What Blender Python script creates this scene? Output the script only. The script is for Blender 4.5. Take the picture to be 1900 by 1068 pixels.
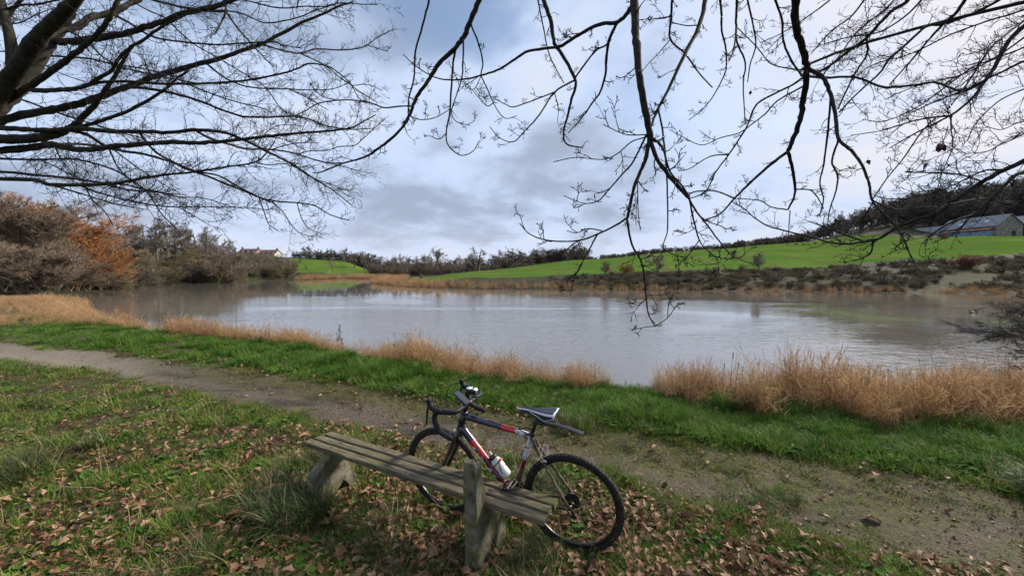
import bpy, bmesh, math, random
import numpy as np
from mathutils import Vector, Matrix, Euler

for _o in list(bpy.data.objects):
    bpy.data.objects.remove(_o, do_unlink=True)
scene = bpy.context.scene
COL = scene.collection
rng = np.random.default_rng(7)
random.seed(7)

# ------------------------------------------------------------------ camera
CAM_Z = 1.9                       # metres above the ground the bicycle stands on
FPX = 700.0                       # focal length in pixels of the 1900 px wide photograph
PITCH = math.atan(34 / FPX)
cam_d = bpy.data.cameras.new('camera')
cam_d.sensor_width = 36.0
cam_d.lens = FPX / 1900 * 36.0
cam_d.clip_start = 0.05
cam_d.clip_end = 6000
cam = bpy.data.objects.new('camera', cam_d)
COL.objects.link(cam)
cam.location = (0, 0, CAM_Z)
cam.rotation_euler = (math.pi / 2 - PITCH, 0, 0)
scene.camera = cam

# ------------------------------------------------------------------ sky, sun, exposure
SUN_AZ = math.radians(64)         # to the right of the view
SUN_EL = math.radians(34)
SUN_DIR = Vector((math.sin(SUN_AZ) * math.cos(SUN_EL), math.cos(SUN_AZ) * math.cos(SUN_EL), math.sin(SUN_EL)))
SKY_STRENGTH = 0.1
CLOUD_DARK = (2.25, 2.7, 3.55, 1)
CLOUD_MID = (3.65, 4.4, 5.85, 1)
CLOUD_LIGHT = (4.55, 4.75, 5.4, 1)
SUN_GLOW = (.95, .5, .05, 1)
scene.view_settings.view_transform = 'Standard'
scene.view_settings.look = 'None'
scene.view_settings.exposure = 0.78
scene.view_settings.gamma = 1.0
scene.view_settings.use_curve_mapping = False

sun_d = bpy.data.lights.new('sun', 'SUN')
sun_d.energy = 4.6
sun_d.angle = math.radians(11)
sun_d.color = (1.0, 0.92, 0.78)
sun = bpy.data.objects.new('sun', sun_d)
COL.objects.link(sun)
sun.rotation_euler = (-SUN_DIR).to_track_quat('-Z', 'Y').to_euler()

world = bpy.data.worlds.new('World')
scene.world = world
world.use_nodes = True
wt = world.node_tree
wt.nodes.clear()


def wn(t, **kw):
    n = wt.nodes.new(t)
    for k, v in kw.items():
        setattr(n, k, v)
    return n


def wmath(op, a, b=None, clamp=False):
    n = wn('ShaderNodeMath', operation=op, use_clamp=clamp)
    for i, v in enumerate((a, b)):
        if v is None:
            continue
        if isinstance(v, (int, float)):
            n.inputs[i].default_value = v
        else:
            wt.links.new(v, n.inputs[i])
    return n.outputs[0]


def wmix(f, a, b, blend='MIX'):
    n = wn('ShaderNodeMix', data_type='RGBA', blend_type=blend)
    for i, v in ((0, f), (6, a), (7, b)):
        if isinstance(v, (int, float)):
            n.inputs[i].default_value = v
        elif isinstance(v, tuple):
            n.inputs[i].default_value = v
        else:
            wt.links.new(v, n.inputs[i])
    return n.outputs[2]


def wramp(f, lo, hi):
    n = wn('ShaderNodeMapRange', interpolation_type='SMOOTHSTEP')
    wt.links.new(f, n.inputs[0])
    n.inputs[1].default_value = lo
    n.inputs[2].default_value = hi
    return n.outputs[0]


def wnoise(vec, scale, detail, rough, dist=0.0, off=(0, 0, 0), stretch=(1, 1, 1)):
    m = wn('ShaderNodeMapping')
    m.inputs['Location'].default_value = off
    m.inputs['Scale'].default_value = stretch
    wt.links.new(vec, m.inputs[0])
    n = wn('ShaderNodeTexNoise')
    n.inputs['Scale'].default_value = scale
    n.inputs['Detail'].default_value = detail
    n.inputs['Roughness'].default_value = rough
    n.inputs['Distortion'].default_value = dist
    wt.links.new(m.outputs[0], n.inputs['Vector'])
    return n.outputs[0]


OX, OY = 20.3, 14.2
sky = wn('ShaderNodeTexSky', sky_type='NISHITA')
sky.sun_disc = False
sky.sun_elevation = SUN_EL
sky.sun_rotation = SUN_AZ
sky.air_density = 1.0
sky.dust_density = 1.2
tc = wn('ShaderNodeTexCoord')
sep = wn('ShaderNodeSeparateXYZ')
wt.links.new(tc.outputs['Generated'], sep.inputs[0])
zc = wmath('ADD', wmath('MAXIMUM', sep.outputs[2], 0.0), 0.30)
comb = wn('ShaderNodeCombineXYZ')
wt.links.new(wmath('DIVIDE', sep.outputs[0], zc), comb.inputs[0])
wt.links.new(wmath('DIVIDE', sep.outputs[1], zc), comb.inputs[1])
P2 = comb.outputs[0]                      # direction projected on the cloud deck
n_big = wnoise(P2, 0.75, 3, 0.5, 0.3, off=(3.1, 1.7, 0))
n_mid = wnoise(P2, 0.95, 8, 0.5, 0.35, off=(OX, OY, 0))
n_fine = wnoise(P2, 3.4, 6, 0.56, 0.2, off=(7.4, 0.2, 0))
shade = wmath('ADD', wmath('MULTIPLY', n_mid, 0.64), wmath('MULTIPLY', n_fine, 0.36))
col = wmix(wramp(shade, 0.36, 0.52), CLOUD_DARK, CLOUD_MID)
col = wmix(wramp(shade, 0.49, 0.66), col, CLOUD_LIGHT)
col = wmix(wmath('MULTIPLY', wramp(sep.outputs[2], 0.16, 0.0), 0.45), col, CLOUD_LIGHT)
# the hidden sun brightens the cloud round it
vd = wn('ShaderNodeVectorMath', operation='DOT_PRODUCT')
wt.links.new(tc.outputs['Generated'], vd.inputs[0])
vd.inputs[1].default_value = SUN_DIR
glow = wmath('POWER', wmath('MAXIMUM', vd.outputs['Value'], 0.0), 7.0)
col = wmix(glow, col, SUN_GLOW, 'ADD')
# gaps of blue sky between the clouds
gap = wmath('MULTIPLY', wramp(n_big, 0.45, 0.58), wramp(wmath('ADD', n_mid, wmath('MULTIPLY', n_fine, 0.35)), 0.76, 0.58))
gap = wmath('MULTIPLY', gap, wramp(sep.outputs[2], 0.16, 0.42))
col = wmix(wmath('MULTIPLY', gap, 0.85), col, sky.outputs[0])
bg = wn('ShaderNodeBackground')
bg.inputs[1].default_value = SKY_STRENGTH
wt.links.new(col, bg.inputs[0])
wo = wn('ShaderNodeOutputWorld')
wt.links.new(bg.outputs[0], wo.inputs[0])

scene.cycles.use_denoising = True
scene.cycles.use_adaptive_sampling = True
scene.cycles.adaptive_threshold = 0.018
scene.cycles.max_bounces = 5
scene.cycles.diffuse_bounces = 2
scene.cycles.glossy_bounces = 2
scene.cycles.transmission_bounces = 2
scene.cycles.caustics_reflective = False
scene.cycles.caustics_refractive = False


# ------------------------------------------------------------------ helpers
def ray(px, py):
    """direction through a pixel of the 1900 px photograph"""
    c, s = math.cos(PITCH), math.sin(PITCH)
    a, b = (px - 950) / FPX, (534 - py) / FPX
    return np.array([a, c + b * s, -s + b * c])


def at_depth(px, py, d):
    r = ray(px, py)
    return r * (d / r[1]) + np.array([0, 0, CAM_Z])


def on_level(px, py, z):
    r = ray(px, py)
    return r * ((z - CAM_Z) / r[2]) + np.array([0, 0, CAM_Z])


def smooth(a, b, x):
    t = np.clip((np.asarray(x, float) - a) / (b - a), 0, 1)
    return t * t * (3 - 2 * t)


def _hash(ix, iy, seed):
    h = (ix.astype(np.int64) * 374761393 + iy.astype(np.int64) * 668265263 + seed * 2246822519) & 0xFFFFFFFF
    h = ((h ^ (h >> 13)) * 1274126177) & 0xFFFFFFFF
    return ((h ^ (h >> 16)) & 0xFFFF) / 65535.0


def vnoise(x, y, seed=0):
    x = np.asarray(x, float); y = np.asarray(y, float)
    ix = np.floor(x); iy = np.floor(y)
    fx = x - ix; fy = y - iy
    fx = fx * fx * (3 - 2 * fx); fy = fy * fy * (3 - 2 * fy)
    a = _hash(ix, iy, seed); b = _hash(ix + 1, iy, seed)
    c = _hash(ix, iy + 1, seed); d = _hash(ix + 1, iy + 1, seed)
    return (a * (1 - fx) + b * fx) * (1 - fy) + (c * (1 - fx) + d * fx) * fy


def fbm(x, y, seed=0, oct=4):
    s = 0; a = 0.5; t = 0
    for k in range(oct):
        s = s + a * vnoise(np.asarray(x) * 2 ** k + 17.3 * k, np.asarray(y) * 2 ** k - 9.1 * k, seed + k)
        t += a; a *= 0.5
    return s / t


# ---- materials
def mat(name):
    m = bpy.data.materials.new(name)
    m.use_nodes = True
    nt = m.node_tree
    b = nt.nodes['Principled BSDF']
    return m, nt, b


class NT:
    """tiny wrapper to write node graphs in one line each"""
    def __init__(s, nt):
        s.nt = nt

    def n(s, t, **kw):
        n = s.nt.nodes.new(t)
        for k, v in kw.items():
            setattr(n, k, v)
        return n

    def put(s, v, sock):
        if isinstance(v, (int, float)):
            sock.default_value = v
        elif isinstance(v, (tuple, list)):
            sock.default_value = tuple(v) + (1,) if len(v) == 3 and sock.type == 'RGBA' else tuple(v)
        else:
            s.nt.links.new(v, sock)

    def obj(s):
        return s.n('ShaderNodeTexCoord').outputs['Object']

    def pos(s):
        return s.n('ShaderNodeNewGeometry').outputs['Position']

    def rand(s):
        return s.n('ShaderNodeObjectInfo').outputs['Random']

    def noise(s, vec, scale, detail=4, rough=0.55, dist=0.0, stretch=None, color=False):
        if stretch:
            m = s.n('ShaderNodeMapping'); m.inputs['Scale'].default_value = stretch
            s.put(vec, m.inputs[0]); vec = m.outputs[0]
        n = s.n('ShaderNodeTexNoise')
        n.inputs['Scale'].default_value = scale; n.inputs['Detail'].default_value = detail
        n.inputs['Roughness'].default_value = rough; n.inputs['Distortion'].default_value = dist
        s.put(vec, n.inputs['Vector'])
        return n.outputs[1 if color else 0]

    def ramp(s, f, lo, hi, a=0.0, b=1.0):
        n = s.n('ShaderNodeMapRange', interpolation_type='SMOOTHSTEP')
        s.put(f, n.inputs[0]); n.inputs[1].default_value = lo; n.inputs[2].default_value = hi
        n.inputs[3].default_value = a; n.inputs[4].default_value = b
        return n.outputs[0]

    def math(s, op, a, b=0.0):
        n = s.n('ShaderNodeMath', operation=op)
        s.put(a, n.inputs[0]); s.put(b, n.inputs[1])
        return n.outputs[0]

    def mix(s, f, a, b, blend='MIX'):
        n = s.n('ShaderNodeMix', data_type='RGBA', blend_type=blend)
        s.put(f, n.inputs[0]); s.put(a, n.inputs[6]); s.put(b, n.inputs[7])
        return n.outputs[2]

    def bump(s, h, strength, dist):
        n = s.n('ShaderNodeBump')
        n.inputs['Strength'].default_value = strength; n.inputs['Distance'].default_value = dist
        s.put(h, n.inputs['Height'])
        return n.outputs[0]


def simple(name, color, rough=0.6, metal=0.0, spec=0.5, var=0.15, scale=20, dirt=None, dirt_amt=0.5, bump=0.0, coat=0.0):
    m, nt, b = mat(name)
    g = NT(nt)
    o = g.obj()
    f = g.noise(o, scale, 5, 0.6)
    lo = tuple(c * (1 - var) for c in color); hi = tuple(min(1, c * (1 + var)) for c in color)
    c = g.mix(g.ramp(f, 0.3, 0.7), lo, hi)
    if dirt:
        c = g.mix(g.ramp(g.noise(o, scale * 0.6, 6, 0.65, 0.3), 0.62 - dirt_amt * 0.3, 0.72 - dirt_amt * 0.2), c, dirt)
    g.put(c, b.inputs['Base Color'])
    b.inputs['Roughness'].default_value = rough
    b.inputs['Metallic'].default_value = metal
    b.inputs['Specular IOR Level'].default_value = spec
    b.inputs['Coat Weight'].default_value = coat
    if bump:
        g.put(g.bump(f, bump, 0.01), b.inputs['Normal'])
    return m


def leafy(name, cols, rough=0.6, trans=0.3, scale=None, spec=0.3):
    """plant tissue: colour varies from one instance to the next; lets some light through"""
    m, nt, b = mat(name)
    g = NT(nt)
    r = g.rand()
    cr = g.n('ShaderNodeValToRGB')
    els = cr.color_ramp.elements
    while len(els) < len(cols):
        els.new(0.5)
    for i, c in enumerate(cols):
        els[i].position = i / (len(cols) - 1); els[i].color = tuple(c) + (1,)
    g.put(r, cr.inputs[0])
    c = cr.outputs[0]
    if scale:
        f = g.noise(g.obj(), scale, 3)
        c = g.mix(g.ramp(f, 0.3, 0.7), c, g.mix(0.65, c, (0.02, 0.015, 0.01)))
    g.put(c, b.inputs['Base Color'])
    b.inputs['Roughness'].default_value = rough
    b.inputs['Specular IOR Level'].default_value = spec
    t = g.n('ShaderNodeBsdfTranslucent'); g.put(c, t.inputs[0])
    ms = g.n('ShaderNodeMixShader'); ms.inputs[0].default_value = trans
    nt.links.new(b.outputs[0], ms.inputs[1]); nt.links.new(t.outputs[0], ms.inputs[2])
    out = [n for n in nt.nodes if n.type == 'OUTPUT_MATERIAL'][0]
    nt.links.new(ms.outputs[0], out.inputs[0])
    return m


# ---- meshes
def mesh_np(name, V, F, mats=(), mi=None, smooth_shade=False):
    """V (n,3); F list of arrays of quads/tris"""
    me = bpy.data.meshes.new(name)
    V = np.asarray(V, np.float32)
    if not isinstance(F, (list, tuple)):
        F = [F]
    F = [np.asarray(f, np.int32) for f in F if len(f)]
    me.vertices.add(len(V)); me.vertices.foreach_set('co', V.ravel())
    idx = np.concatenate([f.ravel() for f in F])
    cnt = np.concatenate([np.full(len(f), f.shape[1], np.int32) for f in F])
    st = np.concatenate([[0], np.cumsum(cnt)[:-1]]).astype(np.int32)
    me.loops.add(len(idx)); me.loops.foreach_set('vertex_index', idx)
    me.polygons.add(len(cnt)); me.polygons.foreach_set('loop_start', st)
    if mi is not None:
        me.polygons.foreach_set('material_index', np.asarray(mi, np.int32))
    me.polygons.foreach_set('use_smooth', np.full(len(cnt), smooth_shade, bool))
    for m in mats:
        me.materials.append(m)
    me.update(calc_edges=True)
    return me


def link(name, me, parent=None, loc=None, mtx=None):
    o = bpy.data.objects.new(name, me)
    COL.objects.link(o)
    if parent is not None:
        o.parent = parent
    if loc is not None:
        o.location = loc
    if mtx is not None:
        o.matrix_local = mtx
    return o


def tag(o, label=None, cat=None, group=None, kind=None):
    if label: o['label'] = label
    if cat: o['category'] = cat
    if group: o['group'] = group
    if kind: o['kind'] = kind
    return o


def empty(name, loc=(0, 0, 0), rz=0.0):
    o = bpy.data.objects.new(name, None)
    o.empty_display_size = 0.1
    COL.objects.link(o)
    o.location = loc; o.rotation_euler = (0, 0, rz)
    return o


def frames(P):
    """unit tangents and two perpendiculars along a polyline"""
    P = np.asarray(P, float)
    T = np.gradient(P, axis=0)
    T /= np.linalg.norm(T, axis=1, keepdims=True) + 1e-12
    ref = np.array([0, 0, 1.0]) if abs(T[0, 2]) < 0.9 else np.array([1.0, 0, 0])
    N = np.zeros_like(P)
    n = np.cross(T[0], ref); n /= np.linalg.norm(n)
    for i in range(len(P)):
        n = n - T[i] * (n @ T[i]); n /= np.linalg.norm(n) + 1e-12
        N[i] = n
    return T, N, np.cross(T, N)


class MB:
    """collects shapes for ONE mesh object"""
    def __init__(s):
        s.v = []; s.q = []; s.t = []; s.qm = []; s.tm = []; s.n = 0

    def add(s, V, quads=(), tris=(), m=0):
        V = np.asarray(V, float).reshape(-1, 3)
        if len(quads):
            quads = np.asarray(quads, int) + s.n; s.q.append(quads); s.qm.append(np.broadcast_to(m, len(quads)))
        if len(tris):
            tris = np.asarray(tris, int) + s.n; s.t.append(tris); s.tm.append(np.broadcast_to(m, len(tris)))
        s.v.append(V); s.n += len(V)

    def tube(s, P, r, n=8, cap=True, m=0, flat=1.0, closed=False):
        P = np.asarray(P, float); k = len(P)
        r = np.broadcast_to(np.asarray(r, float), k)
        if closed:
            T = np.roll(P, -1, 0) - np.roll(P, 1, 0); T /= np.linalg.norm(T, axis=1, keepdims=True)
            c = P.mean(0); N = P - c; N -= T * (N * T).sum(1)[:, None]; N /= np.linalg.norm(N, axis=1, keepdims=True); B = np.cross(T, N)
        else:
            T, N, B = frames(P)
        a = np.arange(n) * 2 * math.pi / n
        V = P[:, None, :] + r[:, None, None] * (np.cos(a)[None, :, None] * N[:, None, :] + flat * np.sin(a)[None, :, None] * B[:, None, :])
        Q = []; mm = []
        kk = k if closed else k - 1
        i = np.arange(kk)[:, None]; j = np.arange(n)[None, :]; i2 = (i + 1) % k; j2 = (j + 1) % n
        Q = np.stack([i * n + j, i * n + j2, i2 * n + j2, i2 * n + j], -1).reshape(-1, 4)
        if not np.isscalar(m):
            mm = np.repeat(np.asarray(m)[:kk], n)
        else:
            mm = m
        V = V.reshape(-1, 3)
        if cap and not closed:
            V = np.vstack([V, P[:1], P[-1:]])
            c0, c1 = k * n, k * n + 1
            jj = np.arange(n); j3 = (jj + 1) % n
            tr = np.concatenate([np.stack([np.full(n, c0), j3, jj], 1), np.stack([np.full(n, c1), (k - 1) * n + jj, (k - 1) * n + j3], 1)])
            m0 = m if np.isscalar(m) else np.concatenate([np.full(n, m[0]), np.full(n, m[-1])])
            s.add(V, Q, (), mm)
            s.v[-1] = V
            base = s.n - len(V)
            s.t.append(tr + base); s.tm.append(np.broadcast_to(m0, len(tr)))
        else:
            s.add(V, Q, (), mm)
        return s

    def box(s, c, size, rot=None, m=0, bev=0.0):
        hx, hy, hz = [d / 2 for d in size]
        if bev <= 0:
            V = np.array([[x, y, z] for z in (-hz, hz) for y in (-hy, hy) for x in (-hx, hx)])
            Q = [[0, 2, 3, 1], [4, 5, 7, 6], [0, 1, 5, 4], [2, 6, 7, 3], [0, 4, 6, 2], [1, 3, 7, 5]]
            T = []
        else:
            b = bev
            V = []
            for z, ins in ((-hz, b), (-hz + b, 0), (hz - b, 0), (hz, b)):
                ax, ay = hx - ins, hy - ins
                V += [[-ax + b, -ay, z], [ax - b, -ay, z], [ax, -ay + b, z], [ax, ay - b, z], [ax - b, ay, z], [-ax + b, ay, z], [-ax, ay - b, z], [-ax, -ay + b, z]]
            V = np.array(V); Q = []; T = []
            for k in range(3):
                for j in range(8):
                    Q.append([k * 8 + j, k * 8 + (j + 1) % 8, k * 8 + 8 + (j + 1) % 8, k * 8 + 8 + j])
            for o, rev in ((0, True), (24, False)):
                for tri in ((0, 1, 2, 3), (0, 3, 4, 7), (4, 5, 6, 7)):
                    f = [o + t for t in tri]
                    Q.append(f[::-1] if rev else f)
        if rot is not None:
            V = V @ np.asarray(rot).T
        s.add(V + np.asarray(c, float), Q, T, m)
        return s

    def lathe(s, prof, axis0, axis1, n=12, m=0):
        """prof: (distance along axis, radius)"""
        a0 = np.asarray(axis0, float); a1 = np.asarray(axis1, float)
        d = (a1 - a0) / np.linalg.norm(a1 - a0)
        P = np.array([a0 + d * t for t, _ in prof])
        ref = np.array([0, 0, 1.0]) if abs(d[2]) < 0.9 else np.array([1.0, 0, 0])
        N = np.cross(d, ref); N /= np.linalg.norm(N); B = np.cross(d, N)
        a = np.arange(n) * 2 * math.pi / n
        R = np.array([r for _, r in prof])
        V = P[:, None] + R[:, None, None] * (np.cos(a)[None, :, None] * N + np.sin(a)[None, :, None] * B)
        k = len(P)
        i = np.arange(k - 1)[:, None]; j = np.arange(n)[None, :]
        Q = np.stack([i * n + j, i * n + (j + 1) % n, (i + 1) * n + (j + 1) % n, (i + 1) * n + j], -1).reshape(-1, 4)
        mm = m if np.isscalar(m) else np.repeat(np.asarray(m)[:k - 1], n)
        s.add(V.reshape(-1, 3), Q, (), mm)
        return s

    def mesh(s, name, mats, smooth_shade=False):
        V = np.vstack(s.v)
        F = []; mi = []
        if s.q: F.append(np.vstack(s.q)); mi.append(np.concatenate(s.qm))
        if s.t: F.append(np.vstack(s.t)); mi.append(np.concatenate(s.tm))
        return mesh_np(name, V, F, mats, np.concatenate(mi), smooth_shade)

    def build(s, name, mats, parent=None, smooth_shade=False, loc=None):
        if not isinstance(mats, (list, tuple)):
            mats = [mats]
        return link(name, s.mesh(name, mats, smooth_shade), parent, loc)


def crom(P, n):
    """Catmull-Rom resample, n points per span"""
    P = np.asarray(P, float)
    if len(P) < 3:
        t = np.linspace(0, 1, n + 1)[:, None]
        return P[0] * (1 - t) + P[-1] * t
    Q = np.vstack([2 * P[0] - P[1], P, 2 * P[-1] - P[-2]])
    out = []
    for i in range(1, len(Q) - 2):
        t = np.linspace(0, 1, n, endpoint=False)[:, None]
        a, b, c, d = Q[i - 1], Q[i], Q[i + 1], Q[i + 2]
        out.append(0.5 * (2 * b + (c - a) * t + (2 * a - 5 * b + 4 * c - d) * t * t + (3 * b - a - 3 * c + d) * t ** 3))
    out.append(P[-1:])
    return np.vstack(out)


def prisms(P0, P1, R0, R1, sides=3):
    """many thin tapered sticks at once -> V, quads"""
    D = P1 - P0
    D = D / (np.linalg.norm(D, axis=1, keepdims=True) + 1e-12)
    ref = np.where(np.abs(D[:, 2:3]) < 0.9, np.array([[0, 0, 1.0]]), np.array([[1.0, 0, 0]]))
    N = np.cross(D, ref); N /= np.linalg.norm(N, axis=1, keepdims=True) + 1e-12
    B = np.cross(D, N)
    V = []
    for P, R in ((P0, R0), (P1, R1)):
        for k in range(sides):
            a = 2 * math.pi * k / sides
            V.append(P + R[:, None] * (math.cos(a) * N + math.sin(a) * B))
    V = np.stack(V, 1)
    n = len(P0); o = (np.arange(n) * 2 * sides)[:, None]
    Q = np.concatenate([o + np.array([[k, (k + 1) % sides, sides + (k + 1) % sides, sides + k]]) for k in range(sides)])
    return V.reshape(-1, 3), Q


def unit(v):
    return v / (np.linalg.norm(v, axis=-1, keepdims=True) + 1e-12)


def scatter(name, P, rot, scl, idx, sources, label, cat, parent=None):
    """one object of kind 'stuff': sources instanced on points"""
    me = bpy.data.meshes.new(name)
    P = np.asarray(P, np.float32)
    me.vertices.add(len(P)); me.vertices.foreach_set('co', P.ravel())
    a = me.attributes.new('rot', 'FLOAT_VECTOR', 'POINT'); a.data.foreach_set('vector', np.asarray(rot, np.float32).ravel())
    a = me.attributes.new('scl', 'FLOAT_VECTOR', 'POINT')
    scl = np.asarray(scl, np.float32)
    if scl.ndim == 1:
        scl = np.repeat(scl[:, None], 3, 1)
    a.data.foreach_set('vector', np.ascontiguousarray(scl).ravel())
    a = me.attributes.new('idx', 'INT', 'POINT'); a.data.foreach_set('value', np.asarray(idx, np.int32))
    o = link(name, me, parent)
    ng = bpy.data.node_groups.new(name, 'GeometryNodeTree')
    ng.interface.new_socket('Geometry', in_out='INPUT', socket_type='NodeSocketGeometry')
    ng.interface.new_socket('Geometry', in_out='OUTPUT', socket_type='NodeSocketGeometry')
    gi = ng.nodes.new('NodeGroupInput'); go = ng.nodes.new('NodeGroupOutput')
    jn = ng.nodes.new('GeometryNodeJoinGeometry')
    for s in reversed(sources):
        oi = ng.nodes.new('GeometryNodeObjectInfo'); oi.inputs[0].default_value = s
        oi.inputs['As Instance'].default_value = True
        ng.links.new(oi.outputs['Geometry'], jn.inputs[0])
    ip = ng.nodes.new('GeometryNodeInstanceOnPoints')
    ip.inputs['Pick Instance'].default_value = True

    def na(nm, t):
        n = ng.nodes.new('GeometryNodeInputNamedAttribute'); n.data_type = t; n.inputs[0].default_value = nm
        return [q for q in n.outputs if q.enabled][0]
    ng.links.new(gi.outputs[0], ip.inputs['Points'])
    ng.links.new(jn.outputs[0], ip.inputs['Instance'])
    ng.links.new(na('idx', 'INT'), ip.inputs['Instance Index'])
    er = ng.nodes.new('FunctionNodeEulerToRotation')
    ng.links.new(na('rot', 'FLOAT_VECTOR'), er.inputs[0])
    ng.links.new(er.outputs[0], ip.inputs['Rotation'])
    ng.links.new(na('scl', 'FLOAT_VECTOR'), ip.inputs['Scale'])
    ng.links.new(ip.outputs[0], go.inputs[0])
    md = o.modifiers.new('scatter', 'NODES'); md.node_group = ng
    tag(o, label, cat, kind='stuff')
    pass
    return o


def source(name, me):
    """an object only used as a source of instances, not placed in the scene"""
    return bpy.data.objects.new(name, me)
# ------------------------------------------------------------------ terrain
WATER_Z = -0.8


def W(px, py):
    return tuple(on_level(px, py, WATER_Z)[:2])


LAKE = np.array([
    W(125, 552), W(200, 542), W(300, 528.5), W(400, 524), W(545, 519), W(560, 519.5), W(640, 516), W(690, 517.5), W(722, 519.5),
    W(692, 526), W(760, 533), W(900, 536.5), W(1100, 538), W(1250, 539.5), W(1400, 541), W(1550, 541.5), W(1700, 543.5), W(1900, 546), W(2150, 553),
    W(2350, 585), W(2350, 640), (17, 9), (11.5, 6.9), (8.5, 6.3), (5.2, 6.4), (3.6, 6.9), (2.2, 7.4), (0.9, 7.7), (-0.6, 8.4), (-2.2, 9.3), (-5.2, 11),
    (-8.0, 12.1), (-11, 13.2), (-17, 16), (-22, 19.5), (-27, 23.5), (-31, 27), (-33.6, 29.2), (-36, 31), (-41, 33)])


def lake_sd(x, y):
    """signed distance to the shore line: positive on land"""
    x = np.asarray(x, float).ravel(); y = np.asarray(y, float).ravel()
    d2 = np.full(x.shape, 1e18); inside = np.zeros(x.shape, bool)
    n = len(LAKE)
    for i in range(n):
        ax, ay = LAKE[i]; bx, by = LAKE[(i + 1) % n]
        ex, ey = bx - ax, by - ay
        t = np.clip(((x - ax) * ex + (y - ay) * ey) / (ex * ex + ey * ey), 0, 1)
        d2 = np.minimum(d2, (x - ax - t * ex) ** 2 + (y - ay - t * ey) ** 2)
        c = (ay > y) != (by > y)
        with np.errstate(divide='ignore', invalid='ignore'):
            c &= x < (bx - ax) * (y - ay) / (by - ay if by != ay else 1e-9) + ax
        inside ^= c
    d = np.sqrt(d2)
    return np.where(inside, -d, d)


# land beyond the lake: heights along the line of sight of a few bearings (pixel column, [(distance, height)])
FAR = [
    (-900, [(30, -.5), (45, .5), (80, 5), (150, 12), (400, 20), (900, 24)]),
    (0, [(34, -.6), (45, .2), (80, 5), (150, 12), (400, 20), (900, 24)]),
    (200, [(46, -.6), (58, .5), (90, 4.5), (160, 10), (400, 18), (900, 22)]),
    (330, [(68, -.6), (80, .8), (120, 6), (200, 11.5), (400, 16), (900, 20)]),
    (450, [(76, -.6), (90, .5), (130, 4.6), (200, 11), (260, 12), (500, 13), (900, 16)]),
    (540, [(100, -.6), (128, .4), (150, 2.4), (200, 8.4), (240, 9.6), (500, 11), (900, 14)]),
    (640, [(118, -.6), (128, -.3), (150, 1.5), (200, 7.2), (240, 8.4), (500, 9), (900, 12)]),
    (700, [(124, -.6), (130, -.4), (200, .8), (400, 3), (900, 10)]),
    (780, [(70, -.6), (77, -.45), (100, -.3), (200, 0), (400, 2), (900, 10)]),
    (900, [(52, -.6), (58, .1), (63, .6), (120, 1.4), (200, 1.5), (400, 3), (900, 10)]),
    (1090, [(50, -.6), (56, .4), (62, 1.1), (130, 5.6), (220, 6.4), (400, 7), (900, 10)]),
    (1300, [(48, -.6), (54, .6), (60, 1.9), (140, 9.5), (170, 9.8), (300, 11), (900, 12)]),
    (1480, [(47, -.6), (52, .8), (60, 2.0), (150, 12.6), (180, 14), (300, 22), (900, 26)]),
    (1700, [(45, -.6), (50, 1.2), (58, 3.4), (106, 10.6), (118, 12), (190, 31), (300, 40), (900, 45)]),
    (1900, [(43, -.6), (48, 1.3), (56, 4.3), (104, 11.1), (122, 12.6), (190, 38), (300, 50), (900, 55)]),
    (2600, [(38, -.6), (43, 1.3), (52, 4.3), (104, 11.1), (122, 13), (190, 38), (300, 50), (900, 55)])]
FAR_T = np.array([(c[0] - 950) / FPX for c in FAR])
FAR_D = np.geomspace(30, 900, 90)
FAR_Z = np.array([np.interp(FAR_D, [k[0] for k in c[1]], [k[1] for k in c[1]]) for c in FAR])


def far_z(x, y):
    y = np.maximum(y, 1.0)
    t = np.clip(x / y, FAR_T[0], FAR_T[-1])
    # smooth interpolation between bearings
    k = np.clip(np.searchsorted(FAR_T, t) - 1, 0, len(FAR_T) - 2)
    u = (t - FAR_T[k]) / (FAR_T[k + 1] - FAR_T[k])
    u = u * u * (3 - 2 * u) * 0.6 + u * 0.4
    lx = np.clip((np.log(np.clip(y, 30, 899)) - math.log(30)) / (math.log(900 / 30)) * (len(FAR_D) - 1), 0, len(FAR_D) - 1.001)
    j = lx.astype(int); v = lx - j
    return ((FAR_Z[k, j] * (1 - v) + FAR_Z[k, j + 1] * v) * (1 - u) + (FAR_Z[k + 1, j] * (1 - v) + FAR_Z[k + 1, j + 1] * v) * u)


# the path, from its two edges
_pf = np.array([on_level(*p, 0)[:2] for p in ((-300, 622), (0, 637), (200, 656), (400, 678), (600, 708), (800, 745), (1000, 780), (1200, 812), (1400, 842), (1600, 872), (1900, 908), (2500, 960))])
_pn = np.array([on_level(*p, 0)[:2] for p in ((-300, 640), (0, 668), (200, 694), (400, 735), (560, 768), (660, 800), (800, 836), (1000, 866), (1150, 888), (1250, 922), (1400, 968), (1600, 1012), (1850, 1070), (2500, 1180))])


def path_f(x, y, wob=True):
    """>0 inside the path: metres from its nearer edge"""
    x = np.asarray(x, float); y = np.asarray(y, float)
    far = np.interp(x, _pf[:, 0], _pf[:, 1]); near = np.interp(x, _pn[:, 0], _pn[:, 1])
    if wob:
        far = far + (fbm(x * 1.6, y * 1.6, 31) - .5) * .55
        near = near + (fbm(x * 1.7, y * 1.7, 47) - .5) * .5
    return np.minimum(far - y, y - near)


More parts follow.
